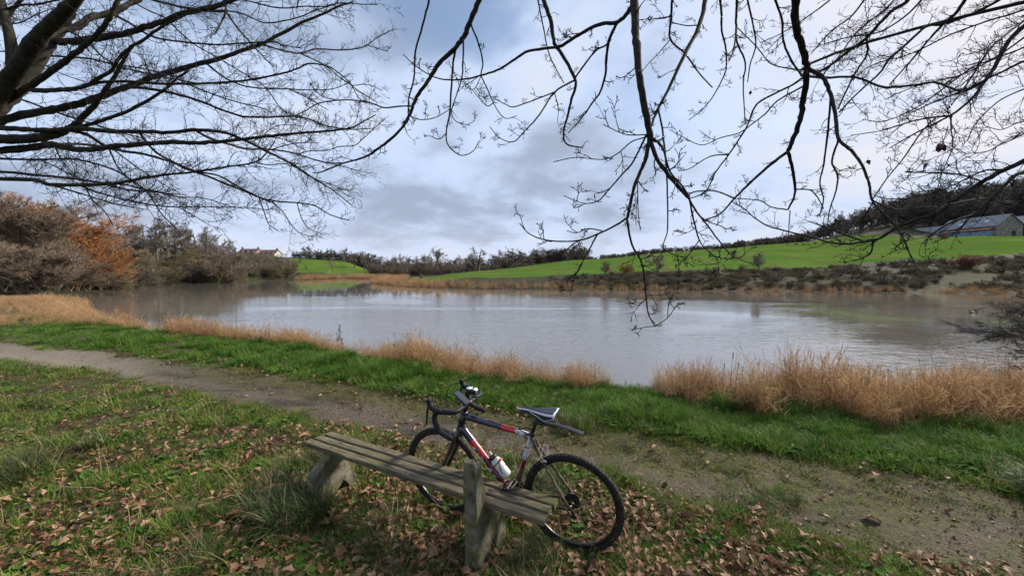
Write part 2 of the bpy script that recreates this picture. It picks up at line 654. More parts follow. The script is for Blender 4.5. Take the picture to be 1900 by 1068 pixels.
def height(x, y, sd=None):
    shp = np.shape(x)
    x = np.asarray(x, float).ravel(); y = np.asarray(y, float).ravel()
    if sd is None:
        sd = lake_sd(x, y)
    # a little higher where the photographer stands
    near = 0.16 * (1 - smooth(0.3, 2.1, y)) + 0.02 * np.maximum(0, 2.4 - y)
    r_b = np.hypot(x + .3, y - 2.6)
    calm = 0.25 + 0.75 * smooth(0.9, 2.2, r_b)
    near = near + (fbm(x * 0.5, y * 0.5, 3) - .5) * .10 * calm + (fbm(x * 2.6, y * 2.6, 5) - .5) * .045 * calm
    pf = path_f(x, y, False)
    near = near - 0.035 * smooth(-.1, .5, pf) - 0.02 * smooth(.3, .7, pf) * (fbm(x * 1.2, y * 1.2, 9) > .5)
    fz = far_z(x, y) + (fbm(x * .03, y * .03, 11) - .5) * 1.4 * smooth(60, 160, y) + (fbm(x * .15, y * .15, 12) - .5) * .5 * smooth(50, 70, y)
    w = smooth(20, 36, y)
    land = near * (1 - w) + fz * w
    land = np.maximum(land, WATER_Z + .12)
    wd = 1.75 + 2.2 * w
    up = smooth(0, 1, sd / wd)
    z = WATER_Z + (land - WATER_Z) * up
    z = np.where(sd < 0, WATER_Z - np.minimum(1.8, -sd * .35), z)
    return z.reshape(shp)


def field_mask(x, y):
    """the sown field on the slope right of the lake, and the meadow beyond the inlet"""
    t = x / np.maximum(y, 1) * FPX + 950
    lo = np.interp(t, [760, 900, 1090, 1300, 1480, 1700, 1900, 2600], [76, 63, 62, 60, 60, 58, 56, 52])
    hi = np.interp(t, [760, 900, 1090, 1300, 1480, 1600, 1700, 1900, 2600], [100, 122, 133, 143, 153, 135, 112, 108, 106])
    m = (t > 765) & (y > lo) & (y < hi)
    m |= (t > 470) & (t < 700) & (y > 133) & (y < 205)
    return m


# polar sheet round the camera, fine near, coarse far
def build_ground():
    rr = np.concatenate([[0.02], np.geomspace(0.35, 3.0, 70)[:-1], np.geomspace(3.0, 14, 150)[:-1], np.geomspace(14, 300, 190)[:-1], np.geomspace(300, 3500, 16)])
    aa = np.concatenate([np.linspace(-68, 68, 760), np.linspace(68, 292, 90)[1:-1]])
    A = np.radians(aa); na = len(A); nr = len(rr)
    R, TH = np.meshgrid(rr, A, indexing='ij')
    X = R * np.sin(TH); Y = R * np.cos(TH)
    sd = lake_sd(X, Y)
    Z = height(X, Y, sd)
    V = np.stack([X, Y, Z], -1).reshape(-1, 3)
    i = np.arange(nr - 1)[:, None]; j = np.arange(na)[None, :]; j2 = (j + 1) % na
    Q = np.stack([i * na + j, (i + 1) * na + j, (i + 1) * na + j2, i * na + j2], -1).reshape(-1, 4)
    C = V[Q].mean(1)
    csd = sd[Q].mean(1)
    isp = (path_f(C[:, 0], C[:, 1]) > 0) & (csd > 2.0) & (C[:, 1] > .3) & (C[:, 1] < 13) & (np.hypot(C[:, 0], C[:, 1]) < 24)
    isf = field_mask(C[:, 0] + (fbm(C[:, 0] * .2, C[:, 1] * .2, 3) - .5) * 5, C[:, 1] + (fbm(C[:, 0] * .2, C[:, 1] * .2, 8) - .5) * 4) & (csd > 5)
    isl = (csd < -2.5)
    for name, sel, m in (('path', isp, M_PATH), ('field', isf, M_FIELD), ('ground', ~isp & ~isf & ~isl, M_GROUND)):
        q = Q[sel]
        u, inv = np.unique(q, return_inverse=True)
        me = mesh_np(name, V[u], inv.reshape(-1, 4), [m], None, True)
        if name == 'path':      # how mossy the ground is: the lake side of the path and its right-hand end
            vx, vy = V[u][:, 0], V[u][:, 1]
            fd = np.interp(vx, _pf[:, 0], _pf[:, 1]) - vy
            fd = fd + (fbm(vx * 1.5, vy * 2.5, 52) - .5) * .5
            nd = path_f(vx, vy, False)
            mo = .95 * smooth(.85, .25, fd) * smooth(-9, -4, vx) + .75 * smooth(.2, 3.2, vx) * smooth(.36, .6, fbm(vx * .9, vy * 1.8, 53) + .08) + .6 * smooth(.22, .0, nd)
            at = me.attributes.new('moss', 'FLOAT', 'POINT'); at.data.foreach_set('value', np.clip(mo, 0, 1).astype(np.float32))
        o = link(name, me)
        tag(o, kind='structure')


def mk_ground():
    m, nt, b = mat('meadow_soil'); g = NT(nt); p = g.pos()
    soil = g.mix(g.ramp(g.noise(p, 14, 6, .65), .35, .65), (.028, .019, .012), (.075, .05, .032))
    grass = g.mix(g.ramp(g.noise(p, 9, 5, .6), .35, .65), (.022, .042, .008), (.055, .095, .016))
    c = g.mix(g.ramp(g.noise(p, 1.4, 5, .6), .44, .6), soil, grass)
    # rough banks and woods beyond the water
    sep_ = g.n('ShaderNodeSeparateXYZ'); g.put(p, sep_.inputs[0])
    bank = g.mix(g.ramp(g.noise(p, .22, 6, .65), .4, .62), (.020, .017, .011), (.026, .031, .010))
    c = g.mix(g.ramp(sep_.outputs[1], 22, 34), c, bank)
    g.put(c, b.inputs['Base Color']); b.inputs['Roughness'].default_value = .95; b.inputs['Specular IOR Level'].default_value = .15
    g.put(g.bump(g.noise(p, 30, 6, .7), .8, .03), b.inputs['Normal'])
    return m


def mk_path():
    m, nt, b = mat('trodden_gravel_and_moss'); g = NT(nt); p = g.pos()
    fine = g.noise(p, 55, 5, .7)
    grav = g.mix(g.ramp(fine, .36, .66), (.038, .030, .023), (.13, .107, .085))
    dark = g.mix(g.ramp(fine, .4, .65), (.016, .013, .011), (.052, .044, .037))
    c = g.mix(g.ramp(g.noise(p, 1.1, 5, .6, .4, (.55, 1.3, 1)), .46, .6), grav, dark)
    sp = g.n('ShaderNodeSeparateXYZ'); g.put(p, sp.inputs[0])
    # paler and drier towards the left, mossy to the right
    c = g.mix(g.ramp(g.math('ADD', sp.outputs[0], g.math('MULTIPLY', g.noise(p, .8, 4), 3)), -3.5, -8.0, 0, .75), c, g.mix(g.ramp(fine, .3, .7), (.13, .108, .08), (.27, .23, .175)))
    moss = g.mix(g.ramp(g.noise(p, 26, 5, .65), .3, .7), (.034, .034, .010), (.10, .096, .024))
    at = g.n('ShaderNodeAttribute'); at.attribute_name = 'moss'
    mm = g.math('MULTIPLY', at.outputs['Fac'], g.ramp(g.noise(p, 7, 6, .68, .3), .30, .55))
    c = g.mix(g.math('MULTIPLY', mm, .92), c, moss)
    chips = g.ramp(g.noise(p, 38, 2, .5), .66, .72)
    c = g.mix(g.math('MULTIPLY', chips, .55), c, (.23, .17, .12))
    g.put(c, b.inputs['Base Color']); b.inputs['Roughness'].default_value = .9; b.inputs['Specular IOR Level'].default_value = .25
    h = g.math('ADD', g.noise(p, 60, 5, .7), g.math('MULTIPLY', g.noise(p, 9, 4, .6), 1.6))
    g.put(g.bump(h, .9, .025), b.inputs['Normal'])
    return m


def mk_field():
    m, nt, b = mat('young_corn_field'); g = NT(nt); p = g.pos()
    def wave(sc, dist):
        mp = g.n('ShaderNodeMapping'); mp.inputs['Rotation'].default_value = (0, 0, .32); g.put(p, mp.inputs[0])
        w = g.n('ShaderNodeTexWave'); w.inputs['Scale'].default_value = sc; w.inputs['Distortion'].default_value = dist; w.inputs['Detail'].default_value = 2
        g.put(mp.outputs[0], w.inputs[0]); return w.outputs['Fac']
    c = g.mix(g.ramp(g.noise(p, .08, 5, .6), .35, .7), (.048, .105, .018), (.082, .132, .028))
    c = g.mix(g.ramp(g.noise(p, .05, 4, .6, .3), .56, .75, 0, .35), c, (.11, .14, .03))
    c = g.mix(g.ramp(g.noise(p, 1.2, 4, .6), .5, .75, 0, .4), c, (.03, .08, .012))
    c = g.mix(g.ramp(wave(.035, 1.2), .86, 1.0, 0, .6), c, (.09, .075, .035))
    c = g.mix(g.ramp(wave(.30, 2.5), .4, 1.0, 0, .22), c, (.10, .10, .035))
    g.put(c, b.inputs['Base Color']); b.inputs['Roughness'].default_value = 1.0; b.inputs['Specular IOR Level'].default_value = .0
    return m


def mk_water():
    m, nt, b = mat('lake_water'); g = NT(nt); p = g.pos()
    b.inputs['Base Color'].default_value = (.125, .112, .096, 1)
    b.inputs['Roughness'].default_value = .02
    b.inputs['IOR'].default_value = 1.9
    b.inputs['Specular IOR Level'].default_value = .5
    sp = g.n('ShaderNodeSeparateXYZ'); g.put(p, sp.inputs[0])
    n1 = g.noise(p, 3.2, 3, .55, .2, (.45, 1.0, 1))
    n2 = g.noise(p, 9.0, 2, .5, .1, (.6, 1.0, 1))
    n3 = g.noise(p, .55, 2, .5, 0, (.5, 1, 1))
    h = g.math('ADD', g.math('ADD', n1, g.math('MULTIPLY', n2, .25)), g.math('MULTIPLY', n3, .8))
    # sheltered, smoother water under the far shores and the wooded left bank
    gust = g.noise(p, .035, 4, .6, .6, (1.0, 2.6, 1))
    sh = g.math('MULTIPLY', g.ramp(sp.outputs[1], 48, 20), g.ramp(gust, .40, .54, .08, 1.0))
    sh = g.math('MULTIPLY', sh, g.ramp(g.math('ADD', sp.outputs[0], g.math('MULTIPLY', sp.outputs[1], .42)), -14, -2, .3, 1.0))
    sh = g.math('MAXIMUM', sh, .05)
    bn = g.n('ShaderNodeBump'); bn.inputs['Distance'].default_value = .045
    g.put(h, bn.inputs['Height']); g.put(g.math('MULTIPLY', sh, .55), bn.inputs['Strength'])
    g.put(bn.outputs[0], b.inputs['Normal'])
    return m


M_GROUND = mk_ground(); M_PATH = mk_path(); M_FIELD = mk_field(); M_WATER = mk_water()
build_ground()


def build_lake():
    bm = bmesh.new()
    c = LAKE.mean(0)
    vs = []
    n = len(LAKE)
    for i in range(n):
        p = LAKE[i]; a = LAKE[(i - 1) % n]; d = LAKE[(i + 1) % n]
        e = d - a; nrm = np.array([e[1], -e[0]]); nrm /= np.linalg.norm(nrm)
        q = p + nrm * .8
        if lake_sd([q[0]], [q[1]])[0] < 0:
            q = p - nrm * .8
        vs.append(bm.verts.new((q[0], q[1], WATER_Z)))
    f = bm.faces.new(vs)
    bmesh.ops.triangulate(bm, faces=[f])
    me = bpy.data.meshes.new('lake'); bm.normal_update()
    for fc in bm.faces:
        if fc.normal.z < 0:
            fc.normal_flip()
    bm.to_mesh(me); bm.free()
    me.materials.append(M_WATER)
    tag(link('lake', me), kind='structure')


build_lake()
# ------------------------------------------------------------------ bare winter trees beyond the water
def bark(name, c0, c1, scale=6.0, moss=None):
    m, nt, b = mat(name); g = NT(nt); o = g.obj()
    c = g.mix(g.ramp(g.noise(o, scale, 4, .6), .35, .65), c0, c1)
    if moss:
        c = g.mix(g.ramp(g.noise(o, scale * .5, 5, .65), .52, .68, 0, .8), c, moss)
    r = g.rand()
    c = g.mix(g.ramp(r, 0, 1, .0, .35), c, (c0[0] * .6, c0[1] * .6, c0[2] * .6))
    g.put(c, b.inputs['Base Color']); b.inputs['Roughness'].default_value = .9; b.inputs['Specular IOR Level'].default_value = .15
    return m


T_GREY = bark('grey_bare_twigs', (.17, .145, .125), (.26, .225, .195))
T_BROWN = bark('brown_bare_twigs', (.165, .125, .092), (.26, .20, .15))
T_OLIVE = bark('olive_bare_twigs', (.13, .11, .06), (.20, .17, .09))
T_ORANGE = bark('orange_willow_twigs', (.32, .145, .06), (.44, .22, .10))
T_DARK = bark('dark_bare_twigs', (.07, .062, .056), (.12, .105, .09))
T_TAN = bark('pale_tan_twigs', (.22, .16, .10), (.30, .22, .15))
T_RUST = bark('rust_leaves_on_twigs', (.16, .06, .04), (.24, .095, .06))
T_BIRCH = bark('pale_birch_bark', (.32, .30, .27), (.5, .48, .44))
T_TRUNK = bark('grey_trunk_bark', (.10, .086, .07), (.16, .14, .11), 3.0, (.05, .06, .02))
T_EVER = bark('dark_evergreen_needles', (.012, .02, .010), (.024, .036, .016))


def grow(S, D, L, R, k, wig, up, rg):
    """polylines for many branches at once: (n,k+1,3) points, (n,k+1) radii"""
    n = len(S); P = np.zeros((n, k + 1, 3)); P[:, 0] = S
    d = D.copy(); st = (L / k)[:, None]
    for i in range(k):
        d = unit(d + rg.normal(0, wig, (n, 3)) + np.array([0, 0, up]))
        P[:, i + 1] = P[:, i] + d * st
    t = np.linspace(0, 1, k + 1)[None]
    return P, R[:, None] * (1 - t * .72)


def spawn(P, Rr, nchild, t0, t1, ang, lr, rr, rg, L0, taper=.55, flatten=0.0):
    n, k1, _ = P.shape
    t = rg.uniform(t0, t1, (n, nchild))
    f = t * (k1 - 1); i = np.clip(f.astype(int), 0, k1 - 2); u = (f - i)[..., None]
    a = np.take_along_axis(P, i[..., None].repeat(3, 2), 1); b = np.take_along_axis(P, (i + 1)[..., None].repeat(3, 2), 1)
    S = a * (1 - u) + b * u
    T = unit(b - a)
    q = rg.normal(0, 1, T.shape); q[..., 2] *= (1 - flatten); q -= T * (q * T).sum(-1, keepdims=True); q = unit(q)
    an = rg.normal(ang, ang * .25, t.shape)[..., None]
    D = T * np.cos(an) + q * np.sin(an)
    L = (L0[:, None] * lr * (1 - t * taper) * rg.uniform(.7, 1.25, t.shape))
    rad = np.take_along_axis(Rr, i, 1) * rr
    return S.reshape(-1, 3), D.reshape(-1, 3), L.ravel(), rad.ravel()


def seg_of(P, R):
    return (P[:, :-1].reshape(-1, 3), P[:, 1:].reshape(-1, 3), R[:, :-1].ravel(), R[:, 1:].ravel())


def cat_segs(L):
    return [np.concatenate([l[i] for l in L]) for i in range(4)]


def make_tree(seed, H=10.0, trunk=.32, clear=.28, spread=1.0, kids=(11, 8, 8, 5), twig=.016, stems=1, up=(.10, .06, .02), wig=.16, r0=.20, lean=0.0):
    """returns trunk mesh and crown mesh of a bare tree of height ~H with its foot at the origin"""
    rg = np.random.default_rng(seed)
    S = np.zeros((stems, 3)); S[:, :2] = rg.normal(0, .12 * (stems > 1), (stems, 2)) * H * .1
    D = unit(np.column_stack([rg.normal(0, .05 + .32 * (stems > 1), (stems, 2)) + np.array([lean, 0]), np.ones(stems)]))
    L = np.full(stems, H * .82) * rg.uniform(.8, 1.05, stems)
    P, R = grow(S, D, L, np.full(stems, r0 / math.sqrt(stems)), 8, .07, .05, rg)
    tr = seg_of(P, R)
    cr = []
    s = spawn(P, R, kids[0], clear, .97, .85 * spread, .50, .55, rg, L, .45)
    P1, R1 = grow(*s, 6, wig, up[0], rg); tr2 = seg_of(P1, R1)
    s = spawn(P1, R1, kids[1], .2, 1.0, .7, .52, .55, rg, s[2], .35)
    P2, R2 = grow(*s, 4, wig * 1.1, up[1], rg); R2 = np.maximum(R2, twig * 1.15); cr.append(seg_of(P2, R2))
    s = spawn(P2, R2, kids[2], .15, 1.0, .65, .55, .6, rg, s[2], .3)
    P3, R3 = grow(*s, 3, wig * 1.2, up[2], rg); R3 = np.maximum(R3, twig * .8); cr.append(seg_of(P3, R3))
    if kids[3]:
        s = spawn(P3, R3, kids[3], .2, 1.0, .6, .6, .7, rg, s[2], .2)
        P4, R4 = grow(*s, 2, wig * 1.2, up[2], rg); R4 = np.maximum(R4 * .7, twig * .55); cr.append(seg_of(P4, R4))
    a = cat_segs([tr, tr2]); V, Q = prisms(*a, 5)
    mt = mesh_np('trunk', V, Q, [T_TRUNK], None, True)
    a = cat_segs(cr); V, Q = prisms(*a, 3)
    mc = mesh_np('crown', V, Q, [T_GREY], None, True)
    return mt, mc


TREES = {
    'oak': [make_tree(11, 10, kids=(14, 8, 7, 4), spread=1.15, clear=.22, up=(.06, .04, .02), r0=.30, twig=.023), make_tree(12, 10, kids=(13, 8, 7, 4), spread=1.1, clear=.26, r0=.28, twig=.023)],
    'tall': [make_tree(21, 10, kids=(13, 7, 6, 4), spread=.75, clear=.3, r0=.2, up=(.16, .1, .05), twig=.022), make_tree(22, 10, kids=(12, 7, 6, 4), spread=.8, clear=.25, r0=.2, up=(.14, .1, .05), twig=.022)],
    'thin': [make_tree(31, 10, kids=(12, 5, 5, 3), spread=.6, clear=.18, r0=.11, up=(.2, .14, .08)), make_tree(32, 10, kids=(11, 5, 5, 3), spread=.65, clear=.2, r0=.11, up=(.18, .12, .08))],
    'willow': [make_tree(41, 10, kids=(10, 7, 6, 4), spread=.75, clear=.05, stems=4, r0=.22, twig=.020, up=(.15, .10, .05), wig=.12), make_tree(42, 10, kids=(10, 7, 6, 4), spread=.8, clear=.05, stems=5, r0=.22, twig=.020, up=(.13, .08, .05), wig=.12)],
    'bush': [make_tree(51, 10, kids=(7, 6, 5, 3), spread=.9, clear=.03, stems=7, r0=.22, twig=.04, up=(.05, .03, .0), wig=.2), make_tree(52, 10, kids=(7, 6, 5, 3), spread=1.0, clear=.03, stems=7, r0=.22, twig=.04, up=(.03, .02, .0), wig=.2)],
}
_tn = {}


def obj_mat(o, m):
    o.material_slots[0].link = 'OBJECT'
    o.material_slots[0].material = m


def zat(x, y):
    return float(height(np.array([x]), np.array([y]))[0])


def place(kind, px, d, top, label, group, name='bare_tree', wide=1.0, m=None, tm=None, sink=.1, cat='tree', var=None, h=None):
    """a tree standing at a bearing and distance, its top reaching the given image row (or h metres tall)"""
    x = (px - 950) / FPX * d
    z = zat(x, d) - sink
    if h is None:
        h = at_depth(px, top, d)[2] - z
    h = max(h, .8)
    v = TREES[kind]
    k = rng.integers(len(v)) if var is None else var
    t = empty(name, (x, d, z), rng.uniform(0, 6.28))
    s = h / 10.0
    t.scale = (s * wide, s * wide, s)
    a = link('trunk', v[k][0], t); c = link('crown', v[k][1], t)
    if m: obj_mat(c, m)
    if tm: obj_mat(a, tm)
    tag(t, label, cat, group)
    return t


ru = rng.uniform
# brown willow scrub on the left shore, orange where the twigs are young
for px in (-45, -15, 8, 30, 52, 72):
    place('willow', px, ru(39, 43), 352 + ru(-10, 22) + max(0, px) * .22, 'grey-brown willow scrub crowding the left edge behind the reed spit', 'grey-brown willows at the left edge', 'willow_tree', 1.15, T_BROWN, T_BROWN)
for px in (-40, -12, 10, 30, 52, 75, 95):
    place('willow', px, ru(36.5, 39), 440 + ru(-20, 35) + max(0, px - 60) * .5, 'low brown willow bush at the waterline behind the reed spit', 'low willows behind the reed spit', 'willow_bush', 1.4, T_BROWN, T_BROWN, cat='bush')
for px, tp, d in ((72, 384, 44), (92, 380, 44.5), (110, 384, 45), (126, 394, 45.5), (142, 406, 46), (158, 420, 47), (174, 440, 48), (190, 458, 49), (205, 478, 50), (218, 496, 51), (230, 512, 52)):
    place('willow', px, d, tp, 'orange-twigged willow sloping down to the lake on the left', 'orange willows on the left shore', 'willow_tree', 1.2, T_ORANGE, T_ORANGE)
for px, tp, d in ((105, 462, 41.5), (125, 472, 42.5), (145, 482, 44), (165, 494, 45.5), (188, 508, 47)):
    place('willow', px, d, tp, 'brown willow bush below the orange willows at the waterline', 'brown willows below the orange ones', 'willow_bush', 1.7, T_BROWN, T_BROWN, cat='bush')
for px, tp in ((-20, 352), (15, 350), (48, 362), (80, 372)):
    place('tall', px, ru(50, 56), tp, 'tall bare tree rising over the willow scrub at the left edge', 'tall trees over the left willows', 'bare_tree', 1.5, T_BROWN, T_BROWN)
# woodland on the left slope
for px, tp in ((150, 392), (168, 398), (188, 402), (205, 408), (222, 414)):
    place('tall', px, ru(74, 84), tp + ru(-4, 6), 'slim grey bare tree rising behind the orange willows', 'grey trees behind the orange willows', 'bare_tree', 1.2, T_GREY)
for px, tp in ((238, 418), (255, 413), (272, 411), (292, 409), (312, 412), (330, 414), (350, 416), (368, 420), (388, 428), (405, 437), (422, 446), (438, 456)):
    place('oak', px, ru(88, 108), tp - 13 + ru(-4, 7), 'bare grey oak in the wood on the left slope', 'oaks of the left slope wood', 'oak_tree', 1.25, T_GREY)
for px in range(232, 450, 17):
    place('willow', px + ru(-5, 5), ru(76, 86), 466 + ru(-8, 20) + max(0, px - 380) * .15, 'olive-brown thicket bush under the oaks of the left slope', 'thicket under the left slope oaks', 'thicket_bush', 1.5, T_OLIVE if px % 2 else T_BROWN, T_OLIVE, cat='bush')
for px in range(196, 545, 11):
    place('bush', px + ru(-5, 5), np.interp(px, [196, 222, 260, 300, 400, 545], [47.5, 52, 59, 68.5, 80, 102]) + ru(0, 2.2), 494 + ru(-10, 8), 'low dark bush along the far left waterline', 'waterline bushes on the far left shore', 'waterline_bush', 1.7, [T_OLIVE, T_BROWN, T_DARK][px % 3], T_DARK, cat='bush')
for px in range(440, 552, 9):
    place('thin', px + ru(-3, 3), ru(104, 122), 474 + ru(-6, 8), 'thin grey alder in the waterside stand left of the meadow', 'alders left of the meadow', 'alder_tree', 1.5, T_GREY if px % 2 else T_OLIVE)
for px, tp in ((487, 477), (525, 472), (537, 476)):
    place('thin', px, 105, tp, 'pale-stemmed birch in the waterside stand left of the meadow', 'birches left of the meadow', 'birch_tree', .8, T_GREY, T_BIRCH)
for px in range(425, 548, 8):
    place('bush', px + ru(-3, 3), ru(128, 168), 464.5 + ru(-2, 5) + max(0, px - 500) * .35, 'brown thicket bush below the skyline houses', 'thicket below the skyline houses', 'thicket_bush', 1.5, T_GREY if px % 2 else T_OLIVE, T_DARK, cat='bush')
# meadow beyond the inlet
place('oak', 557, 168, 474, 'round bare tree at the left edge of the far meadow', None, 'bare_tree', 1.0, T_BROWN, var=0)
place('oak', 569, 141, 491, 'small round bare fruit tree on the far meadow', None, 'fruit_tree', 1.25, T_GREY, var=1)
place('thin', 611, 134, 473, 'tall slim pale-stemmed tree at the reedy end of the far meadow', None, 'birch_tree', 1.1, T_GREY, T_BIRCH, var=0)
place('thin', 619, 136, 484, 'shorter slim tree beside the pale-stemmed one on the far meadow', None, 'alder_tree', 1.4, T_GREY, var=1)
for px, tp in ((568, 455), (577, 453), (588, 457), (597, 459), (606, 459), (615, 459), (624, 462)):
    place('oak', px, ru(205, 214), tp, 'bare tree in the row on the skyline above the far meadow', 'skyline trees above the far meadow', 'bare_tree', 1.2, T_DARK)
place('tall', 639, 186, 456, 'narrow tall bare tree right of the skyline row', None, 'bare_tree', 1.1, T_GREY, var=0)
place('oak', 658, 160, 459, 'large two-trunked bare oak at the right end of the far meadow', None, 'oak_tree', 1.0, T_GREY, var=0)
place('oak', 676, 163, 463, 'bare oak leaning on the two-trunked oak at the meadow end', None, 'oak_tree', .95, T_GREY, var=1)
for px in range(545, 690, 11):
    place('bush', px + ru(-3, 3), ru(196, 203), 467 + ru(-4, 3), 'dark hedge bush along the top of the far meadow', 'hedge along the top of the far meadow', 'hedge_bush', 1.6, T_DARK, T_DARK, cat='bush')
# belt of trees behind the reed point
for px, tp, k in ((694, 476, 'tall'), (708, 480, 'thin'), (720, 478, 'tall'), (733, 474, 'tall'), (746, 471, 'oak'), (760, 478, 'tall'), (772, 476, 'oak'), (786, 472, 'tall'), (800, 474, 'oak'), (830, 480, 'oak'), (843, 478, 'tall'), (856, 480, 'oak'), (868, 476, 'tall'), (918, 472, 'tall'), (930, 466, 'oak'), (943, 468, 'tall'), (956, 466, 'oak'), (968, 467, 'tall'), (980, 468, 'oak'), (992, 466, 'tall'), (1004, 462, 'oak'), (1016, 464, 'tall'), (1028, 459, 'oak'), (1040, 461, 'tall'), (1052, 462, 'oak')):
    place(k, px, ru(142, 165), tp - 7 + ru(-3, 4), 'bare tree in the belt behind the reed point and field', 'tree belt behind the field', 'bare_tree', 1.45, T_GREY if px % 3 else T_BROWN)
for px in range(690, 1080, 12):
    place('bush', px + ru(-4, 4), np.interp(px, [690, 900, 1080], [140, 132, 138]) + ru(0, 6), 494 + ru(-6, 6) - max(0, px - 880) * .05, 'brown undergrowth bush at the foot of the tree belt', 'undergrowth of the tree belt', 'undergrowth_bush', 1.6, [T_BROWN, T_GREY, T_OLIVE][px % 3], T_DARK, cat='bush')
place('tall', 815, 140, 454, 'tall rounded pale bare poplar standing above the tree belt', None, 'poplar_tree', 1.9, T_GREY, var=1)
place('oak', 888, 122, 449, 'broad round-crowned oak standing alone at the field edge', None, 'oak_tree', 1.6, T_GREY, var=0)
for px, tp in ((1062, 457), (1073, 454), (1083, 460)):
    place('willow', px, 136, tp, 'dense rounded bare tree at the right end of the tree belt', 'rounded trees ending the belt', 'bare_tree', 1.3, T_GREY)
place('bush', 782, 90, 505, 'small tan bush on the reed point below the tree belt', None, 'tan_bush', 1.0, T_TAN, T_TAN, cat='bush')
# bushes on the right bank
place('bush', 1161, 60.5, 485, 'rust-red leafy bush alone on the right bank', None, 'rust_bush', 1.4, T_RUST, T_DARK, cat='bush', var=0)
place('willow', 1222, 60.5, 470, 'grey see-through bare shrub right of the rust-red bush', None, 'bare_shrub', 1.5, T_GREY, T_GREY, cat='shrub', var=0)
place('willow', 1122, 61, 486, 'low grey shrub left of the rust-red bush', None, 'bare_shrub', 1.5, T_BROWN, T_GREY, cat='shrub', var=1)
place('willow', 1408, 60, 470, 'tall grey bare shrub mid-way along the right bank', None, 'bare_shrub', 1.4, T_GREY, T_GREY, cat='shrub', var=1)
place('bush', 1376, 59, 489, 'reddish-brown bush beside the tall grey bank shrub', None, 'brown_bush', 1.4, T_RUST, T_DARK, cat='bush', var=1)
for px, tp in ((1785, 470), (1800, 468)):
    place('bush', px, 52, tp, 'purple-brown bush on the crest of the right bank', 'purple-brown bushes on the right bank', 'brown_bush', 1.5, T_RUST, T_DARK, cat='bush')
place('bush', 1497, 148, 441, 'dark holly-like bush at the top corner of the field', None, 'holly_bush', 1.8, T_EVER, T_DARK, cat='bush', var=0)
for px in (1475, 1488, 1510, 1525, 1540, 1555):
    place('bush', px, 128, np.interp(px, [1475, 1555], [452, 448]), 'dark scrub bush jutting into the top of the field', 'scrub jutting into the field', 'scrub_bush', 1.8, T_DARK, T_DARK, cat='bush')
for px, tp in ((1562, 388), (1580, 385), (1548, 398)):
    place('oak', px, 150, tp, 'bare oak at the left end of the hillside wood', 'oaks ending the hillside wood', 'oak_tree', .9, T_GREY)
place('bush', 1745, 102, 432, 'rusty bush against the left end of the barn', None, 'brown_bush', 1.3, T_RUST, T_DARK, cat='bush', var=0)
for px, d, tp in ((1690, 141, 374), (1800, 150, 352), (1895, 143, 330)):
    place('tall', px, d, tp, 'dark pine standing out of the hillside wood', 'pines in the hillside wood', 'pine_tree', 1.2, T_EVER)

# woods and hedges that read as one mass
LOD = {'tall': [make_tree(71, 10, kids=(13, 8, 7, 0), spread=.75, clear=.3, r0=.2, up=(.16, .1, .05), twig=.034), make_tree(72, 10, kids=(12, 8, 7, 0), spread=.8, clear=.25, r0=.2, up=(.14, .1, .05), twig=.034)],
       'oak': [make_tree(73, 10, kids=(13, 8, 7, 0), spread=1.1, clear=.22, r0=.26, twig=.034), make_tree(74, 10, kids=(13, 8, 7, 0), spread=1.05, clear=.25, r0=.26, twig=.034)],
       'willow': [make_tree(75, 10, kids=(8, 7, 6, 0), spread=.7, clear=.05, stems=4, r0=.22, twig=.04, up=(.12, .07, .02), wig=.13)],
       'bush': [make_tree(76, 10, kids=(6, 6, 5, 0), spread=.9, clear=.03, stems=6, r0=.22, twig=.07, wig=.2), make_tree(77, 10, kids=(6, 6, 5, 0), spread=1.0, clear=.03, stems=6, r0=.22, twig=.07, wig=.2)]}
SRC_TREES = []
for nm, k, i, m in (('a', 'tall', 0, T_DARK), ('b', 'tall', 1, T_DARK), ('c', 'oak', 0, T_GREY), ('d', 'willow', 0, T_DARK), ('e', 'bush', 0, T_DARK), ('f', 'bush', 1, T_OLIVE), ('g', 'bush', 0, T_BROWN), ('h', 'oak', 1, T_BROWN)):
    # trunk and crown in one source mesh
    a, c = LOD[k][i]
    def arr(me):
        v = np.zeros(len(me.vertices) * 3, np.float32); me.vertices.foreach_get('co', v)
        f = np.zeros(len(me.polygons) * 4, np.int32); me.loops.foreach_get('vertex_index', f)
        return v.reshape(-1, 3), f.reshape(-1, 4)
    (va, fa), (vc, fc) = arr(a), arr(c)
    me = mesh_np('source_tree', np.vstack([va, vc]), np.vstack([fa, fc + len(va)]), [T_TRUNK, m], np.concatenate([np.zeros(len(fa)), np.ones(len(fc))]), True)
    SRC_TREES.append(source('source_tree_' + nm, me))


def wood(name, pts, hs, idx, label, wide=1.0):
    pts = np.asarray(pts)
    z = height(pts[:, 0], pts[:, 1]) - .2
    P = np.column_stack([pts, z])
    n = len(P)
    rot = np.column_stack([np.zeros(n), np.zeros(n), rng.uniform(0, 6.28, n)])
    s = np.asarray(hs) / 10
    return scatter(name, P, rot, np.column_stack([s * wide, s * wide, s]), idx, SRC_TREES, label, 'woodland')


